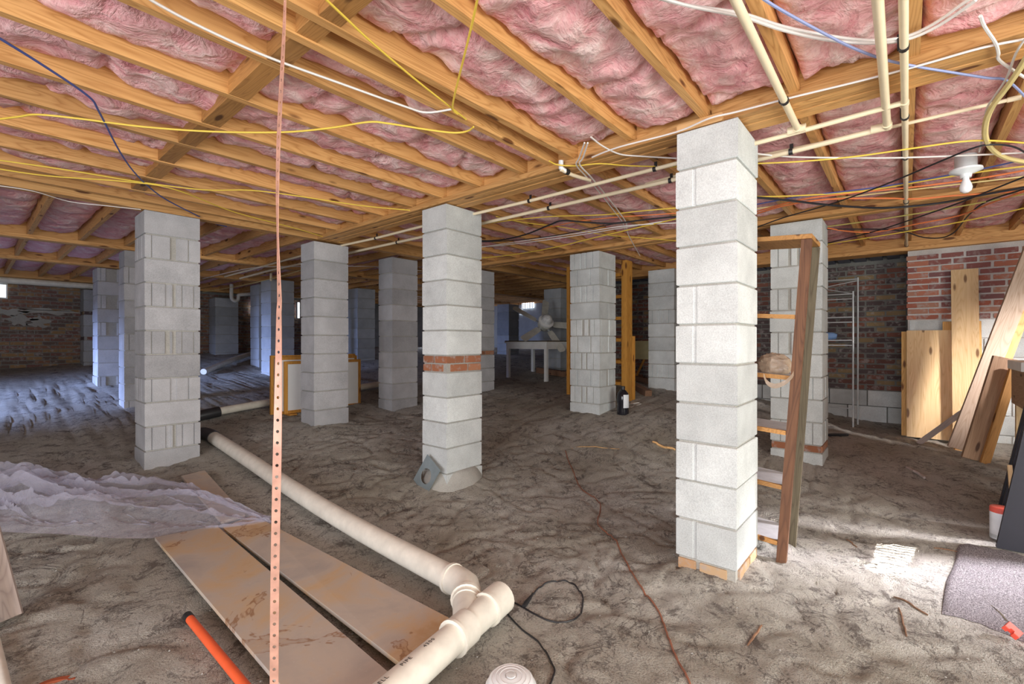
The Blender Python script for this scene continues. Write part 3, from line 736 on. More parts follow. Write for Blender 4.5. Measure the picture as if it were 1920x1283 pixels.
# ------------------------------------------------------------------ panels on the ground
def flat_panel(label, cs, mat='panel', th=.018):
    c0 = sum((Vector((*c_, 0)) for c_ in cs), Vector()) / 4
    z = [gz(*c_) + .028 for c_ in cs]
    vs = [(c_[0], c_[1], zz) for c_, zz in zip(cs, z)] + [(c_[0], c_[1], zz + th) for c_, zz in zip(cs, z)]
    o = MB().add([(v[0]-c0.x, v[1]-c0.y, v[2]) for v in vs], [(3,2,1,0),(4,5,6,7),(0,1,5,4),(1,2,6,5),(2,3,7,6),(3,0,4,7)]).build('plywood_sheet', mat)
    o.location = (c0.x, c0.y, 0); return tag(o, label, 'board', 'stained panels on the sand')
def g2(px, py): p = at_g(px, py, .04); return (p.x, p.y)
flat_panel('stained flat board on the sand with tip under plastic, nearer the orange stick', [(.69, 1.1), (.965, 1.1), (1.02, 3.30), (.72, 3.36)])
flat_panel('stained flat board on the sand alongside the white drain pipe', [(1.03, 1.40), (1.335, 1.42), (1.235, 3.3), (1.04, 3.25)])
flat_panel('dusty board end showing between the plastic sheet and the drain pipe', [(1.06, 3.34), (1.20, 3.34), (1.26, 4.35), (1.10, 4.35)])

# ------------------------------------------------------------------ clear plastic sheet
def sheet():
    n, m_ = 130, 70; vs = []; fs = []
    low = [at_g(-60, 1000), at_g(20, 1008), at_g(120, 1012), at_g(220, 1018), at_g(330, 1016), at_g(430, 1010), at_g(508, 998)]
    hi = [at_g(-60, 905), at_g(20, 905), at_g(120, 910), at_g(220, 912), at_g(330, 915), at_g(400, 945), at_g(500, 985)]
    low = smoothpts(low, 10); hi = smoothpts(hi, 10)
    for i in range(n + 1):
        s = i / n; k = s * (len(low) - 1); a = int(min(k, len(low) - 2)); t = k - a
        L_ = low[a].lerp(low[a+1], t); H_ = hi[a].lerp(hi[a+1], t)
        for j in range(m_ + 1):
            q = j / m_; p = L_.lerp(H_, q)
            w1 = Vector((s * 3.0, q * 5.0, 1.3))
            p += Vector((noise.noise(w1 * 1.4), noise.noise(w1 * 1.4 + Vector((5, 2, 1))), 0)) * .06 * (.2 + min(q, 1-q) * 1.6)
            amp = (1 - s) ** .8
            edge = min(1, q * 5) * min(1, (1 - q) * 4)
            wq = q + .12 * noise.noise(Vector((s * 3, q * 3, 2)))
            fold = max(0, 1 - abs(noise.noise(Vector((s * 1.8 + .8 * wq, wq * 6.5 * (1 - .3 * s), 4)))) * 3.2) ** 1.5
            fold2 = max(0, 1 - abs(noise.noise(Vector((s * 5.0 + wq * 2, wq * 13, 9)))) * 3.0) ** 1.4
            fold3 = max(0, 1 - abs(noise.noise(Vector((s * 16, wq * 20, 5)))) * 2.6)
            lump = max(0, noise.noise(Vector((s * 4.2 + 2, q * 2.6, 7))) + .2)
            h = amp * (.02 + .11 * fold + .05 * fold2 + .016 * fold3 + .20 * lump * (.3 + q)) * edge + (.008 + .026 * fold + .016 * fold2 + .006 * fold3) * edge
            vs.append((p.x, p.y, gz(p.x, p.y) + .025 + max(h, .004)))
    for i in range(n):
        for j in range(m_): a = i*(m_+1)+j; fs.append((a, a+m_+1, a+m_+2, a+1))
    return MB().add(vs, fs)
o = sm(sheet().build('plastic_sheet', 'sheet'), 60); tag(o, 'crumpled clear plastic sheeting spread on the sand at left', 'plastic sheet')

# ------------------------------------------------------------------ ground odds and ends in the foreground
a, b_ = at_g(352, 1156, .03), at_g(470, 1300, .03)
st = thing('orange_stick', 'orange painted pole with black end cap lying on the sand', 'stick', a)
d_ = (b_ - a).normalized()
sm(MB().tube([a + d_*.03, b_ + d_*.25], .0165, 14).build('pole', 'orange', st)); sm(MB().tube([a - d_*.012, a - d_*.008, a + d_*.032], [.013, .0185, .0185], 14).build('end_cap', 'clip', st))
c_ = at_z(958, 1272, .10)
tb = thing('plastic_tub', 'white round plastic tub upside down at the bottom edge', 'tub', (c_.x, c_.y, gzr(c_.x, c_.y)))
prof = [(.082, 0), (.082, .06), (.086, .062), (.086, .075), (.078, .08), (.074, .098), (.066, .104), (.064, .103), (.052, .108), (.050, .107), (.038, .110), (.036, .109), (.022, .111), (.020, .108), (.004, .108)]
sm(MB().lathe(prof, 40, tb.location).build('body', 'white_plastic', tb), 25)
sm(MB().lathe([(.016, .107), (.016, .113), (.010, .114), (.002, .114)], 16, tb.location).build('centre_knob', 'glass_shade', tb))
def gcable(name, label, px, mat, r, cat='cord'):
    P = [at_g(*p) for p in px]; P = smoothpts(P, 7); P = [Vector((p.x, p.y, gzr(p.x, p.y) + r * .9)) for p in P]
    o = sm(MB().tube(P, r, 6).build(name, mat)); return tag(o, label, cat)
cd = thing('power_cord', 'thin black power cord with a loop beside the drain pipe', 'cord', at_g(945, 1130))
def gpts(px, r): P = smoothpts([at_g(*p) for p in px], 7); return [Vector((p.x, p.y, gzr(p.x, p.y) + r*.9)) for p in P]
sm(MB().tube(gpts([(938, 1120), (965, 1132), (1000, 1152), (1030, 1166), (1060, 1169), (1083, 1158), (1093, 1133), (1088, 1112), (1070, 1097), (1045, 1093), (1020, 1101), (1000, 1113)], .0038), .0038, 6).build('cord_loop', 'black', cd))
sm(MB().tube(gpts([(938, 1128), (945, 1145), (975, 1178), (1008, 1206), (1030, 1238), (1040, 1262), (1030, 1290)], .0036), .0036, 6).build('cord_tail', 'black', cd))
p_, q_ = at_g(1000, 1113, .012), at_g(982, 1137, .012)
sm(MB().tube([p_, p_.lerp(q_, .3), p_.lerp(q_, .75), q_], [.004, .007, .011, .009], 10).build('plug', 'black', cd))
gcable('extension_cord', 'brown cord snaking over the sand left of nearest pier',
       [(1060, 850), (1074, 885), (1094, 922), (1125, 945), (1121, 985), (1150, 1012), (1170, 1050), (1190, 1088), (1207, 1112), (1237, 1150), (1252, 1192), (1268, 1235), (1295, 1290)], 'c_brown', .0042)
# zinc plate with a round hole
pl = MB(); S = .105; n = 32
sq = [(S, 0), (S, S), (0, S), (-S, S), (-S, 0), (-S, -S), (0, -S), (S, -S)]
def sqp(t):
    c_, s_ = math.cos(t), math.sin(t); k = S / max(abs(c_), abs(s_)); return (c_*k, s_*k*1.18)
angs = [2*math.pi*k/n for k in range(n)]; vs = []
for zz in (-.0015, .0015): vs += [(*sqp(t), zz) for t in angs] + [(math.cos(t)*.062, math.sin(t)*.062 - .01, zz) for t in angs]
fs = []
for i in range(n):
    j = (i+1) % n; fs += [(i, n+i, n+j, j), (2*n+i, 2*n+j, 3*n+j, 3*n+i), (i, j, 2*n+j, 2*n+i), (n+j, n+i, 3*n+i, 3*n+j)]
pl.add(vs, fs); cpl = at_x(800, 891, 2.40)
mt = Matrix.Translation(cpl) @ Matrix.Rotation(R(-90), 4, 'Z') @ Matrix.Rotation(R(76), 4, 'X') @ Matrix.Rotation(R(-27), 4, 'Z')
o = pl.xform(mt).build('metal_plate', 'plate'); tag(o, 'grey metal plate with round hole leaning on brick-banded pier', 'metal plate')
# planks at the left frame edge
def slant(label, a, b_, wv, th, mat, name='board', roll=(0, 0, 1), group='slanted boards at the right'):
    a, b_ = Vector(a), Vector(b_); L = (b_ - a).length; o = MB().cbox(-L/2, L/2, -wv/2, wv/2, -th/2, th/2, .002).build(name, mat)
    x_ = (b_ - a).normalized(); n_ = Vector(roll); n_ = (n_ - x_*n_.dot(x_)).normalized(); s_ = n_.cross(x_)
    c_ = (a + b_) / 2; o.matrix_world = Matrix(((x_.x, s_.x, n_.x, c_.x), (x_.y, s_.y, n_.y, c_.y), (x_.z, s_.z, n_.z, c_.z), (0, 0, 0, 1)))
    return tag(o, label, 'board', group)
slant('dusty plank at the left edge, farther of the two', (.10, 2.93, .03), (-.07, 3.30, 1.0), .13, .022, 'grey_board', 'plank', (-.3, -1, .3), 'planks at the left edge')
slant('dusty plank at the left edge, nearer of the two', (.035, 2.86, .03), (-.16, 3.16, 1.0), .12, .022, 'grey_board', 'plank', (-.1, -1, .3), 'planks at the left edge')
o = sm(MB().tube([at_g(-12, 1195, .02), at_g(14, 1310, .02)], .017, 12).build('pipe_offcut', 'pvc')); tag(o, 'sliver of white pipe at the bottom left corner', 'pipe')
c_ = at_g(104, 1278); mb = MB()
arc = [(math.cos(t), math.sin(t)) for t in [math.pi * k / 14 for k in range(15)]]
mb.prism([(x*.055, y*.03) for x, y in arc] + [(x*.035, y*.012) for x, y in reversed(arc)], 0, .012)
mb.xform(Matrix.Translation((c_.x, c_.y, gzr(c_.x, c_.y) - .002)) @ Matrix.Rotation(R(-30), 4, 'Z'))
tag(mb.build('rusty_shard', 'rust'), 'rust red curved shard half buried at bottom left', 'shard')
def stick(label, a, b_, r, mat='wood_z', name='twig'):
    A_, B_ = at_g(*a), at_g(*b_); n_ = 6
    P = [A_.lerp(B_, k/n_) for k in range(n_ + 1)]
    P = [Vector((p.x + random.uniform(-1, 1)*r, p.y + random.uniform(-1, 1)*r, gzr(p.x, p.y) + r*.8)) for p in P]
    o = sm(MB().tube(P, [r*(.6 + .4*math.sin(math.pi*(k+1)/(n_+2))) for k in range(n_+1)], 6).build(name, mat)); return tag(o, label, 'stick')
stick('short yellow stick on the sand left of nearest pier', (1221, 838), (1266, 850), .012, 'wood_y', 'stick')
stick('thin pale straw lying beyond the brown cord', (1072, 844), (1162, 851), .004, 'wood_y')
stick('dark twig on the bright sand left of the light patch', (1588, 1013), (1606, 1025), .004, 'brown_x')
stick('forked dark twig below the bright light patch', (1675, 1118), (1738, 1155), .004, 'brown_x')
stick('small dark root on the sand below bright patch', (1686, 1145), (1700, 1195), .004, 'brown_x')
stick('dark stick crossing the bright sand toward the shingle', (1750, 1028), (1840, 1045), .004, 'brown_x')
stick('brown stick lying on the shingle mat', (1855, 1136), (1905, 1183), .006, 'olive_wood')
stick('dark twig near right of pier foot on sand', (1400, 1205), (1430, 1180), .005, 'brown_x')
stick('flat chip of wood on the dim sand before the boards', (1702, 878), (1730, 898), .014, 'grey_board', 'wood_chip')
# pebbles and crumbs: too many to count
rk = random.Random(3); mb = MB()
for k in range(900):
    x, y = rk.uniform(.2, 4.2), rk.uniform(-.3, 4.6); r = rk.uniform(.002, .007)
    z = gzr(x, y); q = rk.uniform(0, 6)
    vs = [(x + r*math.cos(q+t)*rk.uniform(.7, 1.3), y + r*math.sin(q+t)*rk.uniform(.7, 1.3), z) for t in (0, 1.57, 3.14, 4.71)] + [(x, y, z + r*.8)]
    mb.add(vs, [(0,1,4), (1,2,4), (2,3,4), (3,0,4)])
o = mb.build('pebbles', 'mortar'); o['label'] = 'small pale pebbles and crumbs scattered over the sand'; o['category'] = 'pebbles'; o['kind'] = 'stuff'

# ------------------------------------------------------------------ shingle mat, red clip, dark panels, can
pts = [at_g(1768, 1152), at_g(1772, 1100), at_g(1790, 1060), at_g(1800, 1022), at_g(1850, 1028), at_g(1935, 1050), at_g(1990, 1120), at_g(1990, 1240), at_g(1925, 1208), at_g(1840, 1172)]
bm = bmesh.new(); cen = sum(pts, Vector()) / len(pts); ring = smoothpts(pts + [pts[0]], 5)[:-1]; K = len(ring); vs = []; rings = 14
for q in range(rings + 1):
    f_ = q / rings
    for i, p in enumerate(ring):
        s_ = cen.lerp(p, f_ * (1 + .02 * random.uniform(-1, 1) * (q == rings))); vs.append((s_.x, s_.y, gzr(s_.x, s_.y) + .009 - (.007 if q == rings else 0)))
fs = [(q*K+i, q*K+(i+1) % K, (q+1)*K+(i+1) % K, (q+1)*K+i) for q in range(rings) for i in range(K)]; bm.free()
o = MB().add(vs, fs).build('shingle_mat', 'shingle'); o.data.shade_smooth(); tag(o, 'gravelly grey shingle sheet on the sand at right edge', 'mat')
c_ = at_g(1908, 1195, .02); rc = MB()
rc.prism([(-.03, 0), (.03, 0), (.03, .05), (-.03, .05), (-.03, .035), (-.012, .035), (-.012, .018), (-.03, .018)], 0, .02, .002)
rc.xform(Matrix.Translation((c_.x + .0, c_.y - .0, gzr(c_.x, c_.y) + .016)) @ Matrix.Rotation(YAW - R(60), 4, 'Z') @ Matrix.Rotation(R(35), 4, 'X'))
tag(rc.build('red_clamp', 'redplastic'), 'red plastic clamp piece at the right edge on the shingle', 'clamp')
for k, (X, y, lean, h, lab) in enumerate(((3.85, -.395, .19, 1.18, 'dark slate panel leaning at right edge, nearest of the three'), (4.16, -.43, .20, 1.22, 'dark slate panel leaning at right edge, middle of the three'), (4.46, -.46, .22, 1.26, 'dark slate panel leaning at right edge, farthest of the three'))):
    z0 = gz(X, y - .2) + .005
    t = thing('shutter_panel', lab, 'panel', (X, y, z0), 'dark panels leaning at the right edge')
    mb = MB(); wv = .52
    mb.add([(X - .012, y, z0), (X + .012, y, z0), (X + .012 + .03, y - lean, z0 + h), (X - .012 + .03, y - lean, z0 + h),
            (X - .012, y - wv, z0), (X + .012, y - wv, z0), (X + .042, y - lean - wv, z0 + h), (X + .018, y - lean - wv, z0 + h)],
           [(0,1,2,3), (7,6,5,4), (0,3,7,4), (1,5,6,2), (3,2,6,7), (0,4,5,1)])
    mb.build('board', 'slate', t)
    e = MB(); e.bar((X - .006, y - .002, z0 + .004), (X + .024, y - lean - .002, z0 + h - .004), .03, .012, (0, 1, 0)); e.build('edge_strip', 'slate', t)
a = at_x(1897, 905, 4.05); o = MB().bar(at_x(1893, 872, 4.06), at_x(1898, 935, 4.02), .02, .02, (0, 1, 0)).build('wood_batten', 'ply_z'); tag(o, 'thin pale batten caught between the dark slate panels', 'batten')
c_ = Vector((4.0, -.43, gz(4.0, -.43) + .005))
cn = thing('spray_can', 'white can with red top band beside the dark panels', 'can', c_)
sm(MB().lathe([(.046, 0), (.05, .004), (.05, .185), (.046, .19)], 24, c_).build('can_body', 'paper', cn), 30)
sm(MB().lathe([(.0505, .160), (.0505, .186), (.047, .191), (.040, .191)], 24, c_).build('red_band', 'tin', cn), 30)
sm(MB().lathe([(.0505, .012), (.0505, .030)], 24, c_).build('dark_band', 'steel', cn), 30)
for k, (aa, zz, wv, hh) in enumerate(((205, .135, .03, .012), (222, .12, .02, .016), (196, .108, .024, .02), (215, .095, .018, .008), (205, .148, .012, .006))):
    t = R(aa); p = c_ + Vector((math.cos(t)*.0508, math.sin(t)*.0508, zz)); mb = MB().cbox(-wv/2, wv/2, -hh/2, hh/2, 0, .0006, .0001)
    mb.xform(Matrix.Translation(p) @ Matrix.Rotation(t + R(90), 4, 'Z') @ Matrix.Rotation(R(90), 4, 'X')); mb.build('print_mark', 'ink', cn)

# ------------------------------------------------------------------ wooden shelf rack behind the nearest pier
rk_ = thing('wooden_shelf_rack', 'tilted old brown wooden shelf rack behind the nearest block pier', 'shelf', (2.88, .50, -.005), None, (R(3.9), 0, 0))
def rpart(mb, name, mat): return mb.build(name, mat, rk_, world=False)
for x0, mt_ in ((0, 'rust_wood'), (.28, 'olive_wood')):
    rpart(MB().cbox(x0, x0 + .03, 0, .048, .0, 1.774, .003), 'post', mt_); rpart(MB().cbox(x0, x0 + .03, .44, .50, .0, 1.774, .003), 'post', mt_)
rpart(MB().cbox(.0, .30, -.004, .0, .06, 1.79, .001), 'side_strip', 'olive_wood') if False else None
for h in (.13, .44, .74, 1.04, 1.37):
    s_ = rpart(MB().cbox(.015, .29, .05, .46, h - .012, h, .002), 'shelf', 'tread')
    e = MB().cbox(-.004, .014, .049, .439, h - .022, h + .001, .002).build('shelf_edge', 'joist_dark', s_, world=False)
rpart(MB().cbox(.0, .30, .0, .50, 1.775, 1.80, .002), 'top_board', 'joist_dark')
# crumpled bag
c_ = at_x(1455, 687, 3.0); bgm = MB(); n, m_ = 36, 24; vs = []; fs = []
for i in range(m_ + 1):
    ph = math.pi * i / m_
    for k in range(n):
        t = 2*math.pi*k/n; d_ = Vector((math.sin(ph)*math.cos(t), math.sin(ph)*math.sin(t), math.cos(ph)))
        rr_ = 1 + .28*(1-2*abs(noise.noise(d_*2.2))) *.7 + .12*noise.noise(d_*7)
        vs.append((c_.x + d_.x*.075*rr_, c_.y + .01 + d_.y*.078*rr_, c_.z + .005 + d_.z*.062*rr_))
for i in range(m_):
    for k in range(n): j = (k+1) % n; fs.append((i*n+k, (i+1)*n+k, (i+1)*n+j, i*n+j))
bt = thing('plastic_bag', 'crumpled tan plastic bag sitting on the wooden rack', 'bag', c_)
sm(bgm.add(vs, fs).build('bag_body', 'bag', bt), 50)
loop = [at_x(x, y, 2.865) for x, y in ((1432, 706), (1438, 720), (1452, 727), (1470, 722), (1484, 710), (1488, 703))]
lp = MB(); L2 = smoothpts(loop, 5); vs = []; 
for p in L2: vs += [p + Vector((0, 0, .022)), p + Vector((-.004, 0, -.004)), p + Vector((.006, 0, -.004))]
fs = []
for i in range(len(L2) - 1):
    for a, b_ in ((0, 1), (1, 2), (2, 0)): fs.append((i*3+a, i*3+b_, (i+1)*3+b_, (i+1)*3+a))
sm(lp.add(vs, fs).build('bag_handle', 'bag', bt), 60)

# ------------------------------------------------------------------ boards leaning on the right wall
def lean_board(label, y0, y1, xb, h, tilt, th=.02, mat='ply_z', name='board'):
    z0 = gz(xb, (y0+y1)/2) + .02
    mb = MB(); mb.cbox(0, th, y0 - (y0+y1)/2, y1 - (y0+y1)/2, 0, h, .002); o = mb.build(name, mat)
    o.location = (xb, (y0+y1)/2, z0); o.rotation_euler = (0, R(tilt), 0); return tag(o, label, 'board', 'boards leaning on the right wall')
lean_board('wide short pine board with dappled light leaning by the brick corner', -.37, .0, 6.70, 1.18, 8.5)
lean_board('slightly wider backing board behind the short wide pine board', -.33, .045, 6.74, 1.17, 8.8, .015, 'wood_z')
lean_board('tall narrow pine board leaning upright on the brick wall', -.575, -.365, 6.64, 1.84, 8.2)
lean_board('medium pine board just behind the tall narrow board', -.60, -.30, 6.74, 1.28, 8.8, .02, 'wood_z')
M['slantA'] = wood('pale_slanted_board', (.66, .50, .38), (.46, .31, .20), 0, .6)
M['slantB'] = wood('brown_slanted_board', (.44, .27, .16), (.28, .15, .08), 0, .6)
slant('long pale plank slanting up to the right edge, topmost', at_x(1795, 842, 6.20), at_x(1945, 455, 6.42), .15, .036, 'slantA', roll=(-1, -.25, .1))
slant('second long plank directly beneath the topmost slanted plank', at_x(1806, 852, 6.32), at_x(1955, 470, 6.52), .15, .036, 'joist', roll=(-1, -.25, .1))
slant('short dark brown plank leaning low beside the long slanted plank', at_x(1828, 863, 5.90), at_x(1888, 672, 6.0), .19, .036, 'slantB', roll=(-1, -.3, .1))
slant('orange edged stud leaning against the dark brown short plank', at_x(1846, 870, 5.86), at_x(1902, 690, 5.94), .06, .036, 'joist_dark', roll=(-1, -.3, .1))
slant('thin silvery strip propped low across the leaning boards', at_x(1722, 832, 6.40), at_x(1812, 768, 6.26), .05, .012, 'grey_board', roll=(-1, -.2, .6))
# work bench at the right frame edge
wbn = thing('work_bench', 'wooden work bench with whitish top at the right edge', 'table', (5.5, -1.1, gz(5.5, -1.0)))
zt = 1.0; MB().cbox(5.02, 5.62, -1.75, -.64, zt, zt + .07, .004).build('top', 'white_paint', wbn)
MB().cbox(5.03, 5.60, -.70, -.66, zt - .28, zt, .003).build('apron', 'slantB', wbn); MB().cbox(5.03, 5.06, -1.72, -.70, zt - .28, zt, .003).build('apron', 'slantB', wbn)
for x_, y_ in ((5.06, -.76), (5.54, -.74), (5.06, -1.7), (5.54, -1.7)): MB().cbox(x_, x_ + .06, y_, y_ + .06, gz(x_, y_) - .01, zt, .003).build('leg', 'ply_z', wbn)

# ------------------------------------------------------------------ tubular shelf by the dark wall
ms = thing('metal_shelf', 'silver tubular shelf stand before the dark brick wall', 'shelf', (7.0, .9, gz(7, .9)))
def tb_(pts, r, name, mat='steel'): return sm(MB().tube(pts, r, 8).build(name, mat, ms))
zf = gz(7.0, .5)
for x_, y_, h in ((6.90, .49, 1.83), (7.15, .46, 2.02), (6.90, 1.28, 1.83), (7.15, 1.28, 2.02)): tb_([(x_, y_, zf - .01), (x_, y_, h)], .010, 'post')
for z_ in (1.80, 1.52, 1.24):
    s_ = MB().cbox(6.90, 7.15, .49, 1.28, z_ - .006, z_ + .004, .001).build('shelf', 'steel', ms)
    sm(MB().tube([(6.90, .49, z_), (6.90, 1.28, z_)], .008, 8).build('shelf_rail', 'steel', s_)); sm(MB().tube([(6.90, .49, z_ - .06), (6.90, 1.28, z_ - .06)], .007, 8).build('shelf_rail', 'steel', s_))
tb_([(7.15, .46, 2.0), (7.15, 1.28, 2.0)], .009, 'crossbar'); tb_([(6.90, .49, .42), (6.90, 1.28, .42)], .007, 'crossbar'); tb_([(7.15, .46, 1.98), (7.15, 1.28, 1.84)], .006, 'brace'); tb_([(7.15, 1.2, 2.0), (7.15, .5, 1.82)], .006, 'brace')
o = sm(MB().tube([(7.0, .66, 1.29), (7.0, .70, 1.295), (7.02, .9, 1.29), (7.02, 1.1, 1.30)], [.03, .045, .048, .045], 14).build('cloth_roll', 'bluecloth')); tag(o, 'rolled blue cloth lying on the metal shelf', 'cloth')
o = MB().prism([(0, 0), (.22, .02), (.25, .06), (.12, .09), (.0, .06)], 0, .02, .004).xform(Matrix.Translation((at_g(1555, 820).x, at_g(1555, 820).y, gzr(at_g(1555, 820).x, at_g(1555, 820).y))) @ Matrix.Rotation(R(-50), 4, 'Z')).build('rubber_scrap', 'black'); tag(o, 'black rubber scrap on the sand behind the ribbed pier', 'scrap')

# ------------------------------------------------------------------ ladder frames behind the jug pier
for k, (X, h, lab) in enumerate(((5.62, 2.30, 'tall orange pine ladder frame behind jug pier, nearest of three'), (5.71, 2.30, 'tall orange pine ladder frame, middle of the three behind jug pier'), (5.80, 1.30, 'shorter orange pine ladder frame behind the two tall ones'))):
    y0, y1 = 2.80, 3.69; z0 = gz(X, 2.9) + .005
    t = thing('ladder_frame', lab, 'frame', (X, y0, z0), 'pine ladder frames standing behind the pier')
    MB().cbox(X, X + .07, y0, y0 + .075, z0, h, .003).build('rail', 'frame_z', t); MB().cbox(X, X + .07, y1, y1 + .05, gz(X, y1) + .005, h, .003).build('rail', 'frame_z', t)
    for q in range(7):
        zz = z0 + .22 + q * .29
        if zz < h - .05: MB().cbox(X + .015, X + .055, y0 + .05, y1, zz, zz + .04, .003).build('rung', 'frame_z', t)
# black jug
c_ = at_x(1154, 771, 4.98); c_ = Vector((5.06, 2.57, 0)); c_.z = gz(c_.x, c_.y) + .01
jg = thing('black_jug', 'large black plastic jug with white label beside ribbed pier', 'jug', c_)
sm(MB().lathe([(.055, 0), (.068, .008), (.070, .05), (.064, .12), (.070, .16), (.070, .22), (.060, .262), (.034, .292), (.022, .300), (.022, .315)], 24, c_).build('jug_body', 'jug', jg), 50)
sm(MB().lathe([(.026, .310), (.026, .338), (.022, .342)], 18, c_).build('cap', 'clip', jg), 40)
lb = MB(); vs = []
for z_ in (.09, .245):
    for k in range(9):
        t = R(212 + k * 9); rr_ = .0712; vs.append(c_ + Vector((math.cos(t)*rr_, math.sin(t)*rr_, z_)))
lb.add(vs, [(k, k+1, 9+k+1, 9+k) for k in range(8)]); lb.build('label', 'paper', jg)
o = MB().bar(at_g(1165, 762, .01), at_g(1197, 755, .01), .03, .012).build('white_strip', 'white_paint'); tag(o, 'white strip on the sand by the black jug, upper one', 'strip')
o = MB().bar(at_g(1184, 765, .01), at_g(1200, 758, .01), .03, .012).build('white_strip', 'white_paint'); tag(o, 'white strip on the sand by the black jug, lower one', 'strip')
o = MB().bar(at_g(1178, 705, .04), at_g(1244, 722, .04), .09, .08).build('timber', 'brown_x'); tag(o, 'brown timber on the ground before the far green pier', 'timber')
o = MB().bar(at_g(1185, 722, .04), at_g(1216, 738, .04), .10, .08).build('timber', 'brown_x'); tag(o, 'short brown timber lying nearer than the long one', 'timber')
o = MB().bar(at_g(1010, 694, .05), at_g(1062, 702, .05), .14, .10).build('timber', 'brown_x'); tag(o, 'reddish timber on the ground behind the white table', 'timber')
a = at_x(1186, 657, 7.38); b_ = at_x(1224, 657, 7.38)
fb = thing('foam_board', 'pale yellow foam board set against the dark brick wall', 'board', ((a + b_) / 2).to_tuple())
MB().cbox(7.36, 7.50, min(a.y, b_.y), max(a.y, b_.y), a.z - .15, a.z + .16, .004).build('slab', 'yellowfoam', fb)
zg = gz(7.3, a.y); MB().bar((7.40, (a.y+b_.y)/2 - .02, a.z - .15), (7.30, (a.y+b_.y)/2 + .12, zg - .02), .04, .03).build('prop', 'frame_z', fb); MB().bar((7.46, min(a.y, b_.y) + .04, a.z - .15), (7.46, min(a.y, b_.y) + .04, zg - .02), .04, .03).build('prop', 'frame_z', fb)

# ------------------------------------------------------------------ white table with ceiling fan
TX0, TX1, TY0, TY1, TZ = 6.50, 7.30, 4.74, 5.66, 1.245
tz = thing('white_table', 'white square-legged table carrying an old ceiling fan', 'table', ((TX0+TX1)/2, (TY0+TY1)/2, gz(6.9, 5.2)))
MB().cbox(TX0 - .02, TX1 + .02, TY0 - .02, TY1 + .02, TZ - .02, TZ, .003).build('table_top', 'olive_wood', tz)
MB().cbox(TX0 - .024, TX1 + .024, TY0 - .024, TY1 + .024, TZ - .045, TZ - .020, .003).build('table_rim', 'white_paint', tz)
for args in ((TX0 + .006, TX0 + .026, TY0 + .055, TY1 - .055), (TX1 - .026, TX1 - .006, TY0 + .055, TY1 - .055), (TX0 + .055, TX1 - .055, TY0 + .006, TY0 + .026), (TX0 + .055, TX1 - .055, TY1 - .026, TY1 - .006)): MB().cbox(*args, TZ - .15, TZ - .045, .002).build('apron', 'white_paint', tz)
for x_, y_ in ((TX0, TY0), (TX1 - .055, TY0), (TX0, TY1 - .055), (TX1 - .055, TY1 - .055)):
    MB().cbox(x_, x_ + .055, y_, y_ + .055, gz(x_, y_) - .01, TZ - .045, .003).build('leg', 'white_paint', tz)
hub_c = Vector((6.86, 5.02, TZ + .34))
fn = thing('ceiling_fan', 'dusty white ceiling fan with five blades lying tilted on table', 'fan', hub_c)
tocam = Vector((-hub_c.x, -hub_c.y, 0)).normalized(); rt = Vector((-tocam.y, tocam.x, 0)); upz = Vector((0, 0, 1))
axis_v = tocam * math.cos(R(46)) + (rt * math.cos(R(60)) + upz * math.sin(R(60))) * math.sin(R(46))
e1 = rt * math.cos(R(150)) + upz * math.sin(R(150)); e2 = axis_v.cross(e1)
F4 = Matrix(((e1.x, e2.x, axis_v.x, 0), (e1.y, e2.y, axis_v.y, 0), (e1.z, e2.z, axis_v.z, 0), (0, 0, 0, 1)))
def fpart(mb, name, mat, s=True):
    o = mb.xform(F4).build(name, mat, fn, world=False)
    return sm(o, 40) if s else o
fpart(MB().lathe([(.05, -.16), (.10, -.15), (.125, -.10), (.125, -.04), (.10, -.02)], 28), 'motor_housing', 'fan')
fpart(MB().lathe([(.10, -.02), (.145, .0), (.145, .03), (.11, .045)], 28), 'light_ring', 'white_paint')
fpart(MB().lathe([(.105, .045), (.10, .08), (.08, .125), (.05, .15), (.012, .165)], 24), 'glass_shade', 'glass_shade')
for k in range(5):
    an = R(72*k); b4 = Matrix.Rotation(an, 4, 'Z') @ Matrix.Rotation(R(10), 4, 'X')
    poly = [(.17, -.05), (.22, -.062), (.60, -.072), (.64, -.06), (.655, 0), (.64, .06), (.60, .072), (.22, .062), (.17, .05)]
    mb = MB().prism(poly, -.075, -.068, .002).xform(b4); bl = fpart(mb, 'blade', 'fan', False)
    fpart(MB().bar((.09, 0, -.08), (.24, 0, -.078), .035, .008).xform(b4), 'blade_bracket', 'steel', False)

# ------------------------------------------------------------------ cabinet doors behind the plain pier
for k, (x0, x1, y, z0_, h, lab) in enumerate(((2.44, 3.44, 5.60, .37, .62, 'white cabinet door with oak frame, front of the stack behind pier'), (2.36, 3.42, 5.66, .36, .68, 'white cabinet door second in the stack behind the plain pier'), (2.33, 3.43, 5.72, .36, .70, 'oak framed door at the back of the cabinet door stack'))):
    t = thing('cabinet_door', lab, 'door panel', ((x0+x1)/2, y, z0_), 'cabinet doors leaning behind the plain pier')
    MB().cbox(x0 + .03, x1 - .03, y - .004, y + .012, z0_ + .03, z0_ + h - .03, .002).build('panel', 'laminate', t)
    for a in ((x0, x0 + .035, z0_, z0_ + h), (x1 - .035, x1, z0_, z0_ + h), (x0 + .035, x1 - .035, z0_, z0_ + .035), (x0 + .035, x1 - .035, z0_ + h - .035, z0_ + h)):
        MB().cbox(a[0], a[1], y - .012, y + .018, a[2], a[3], .002).build('frame_rail', 'frame_z', t)
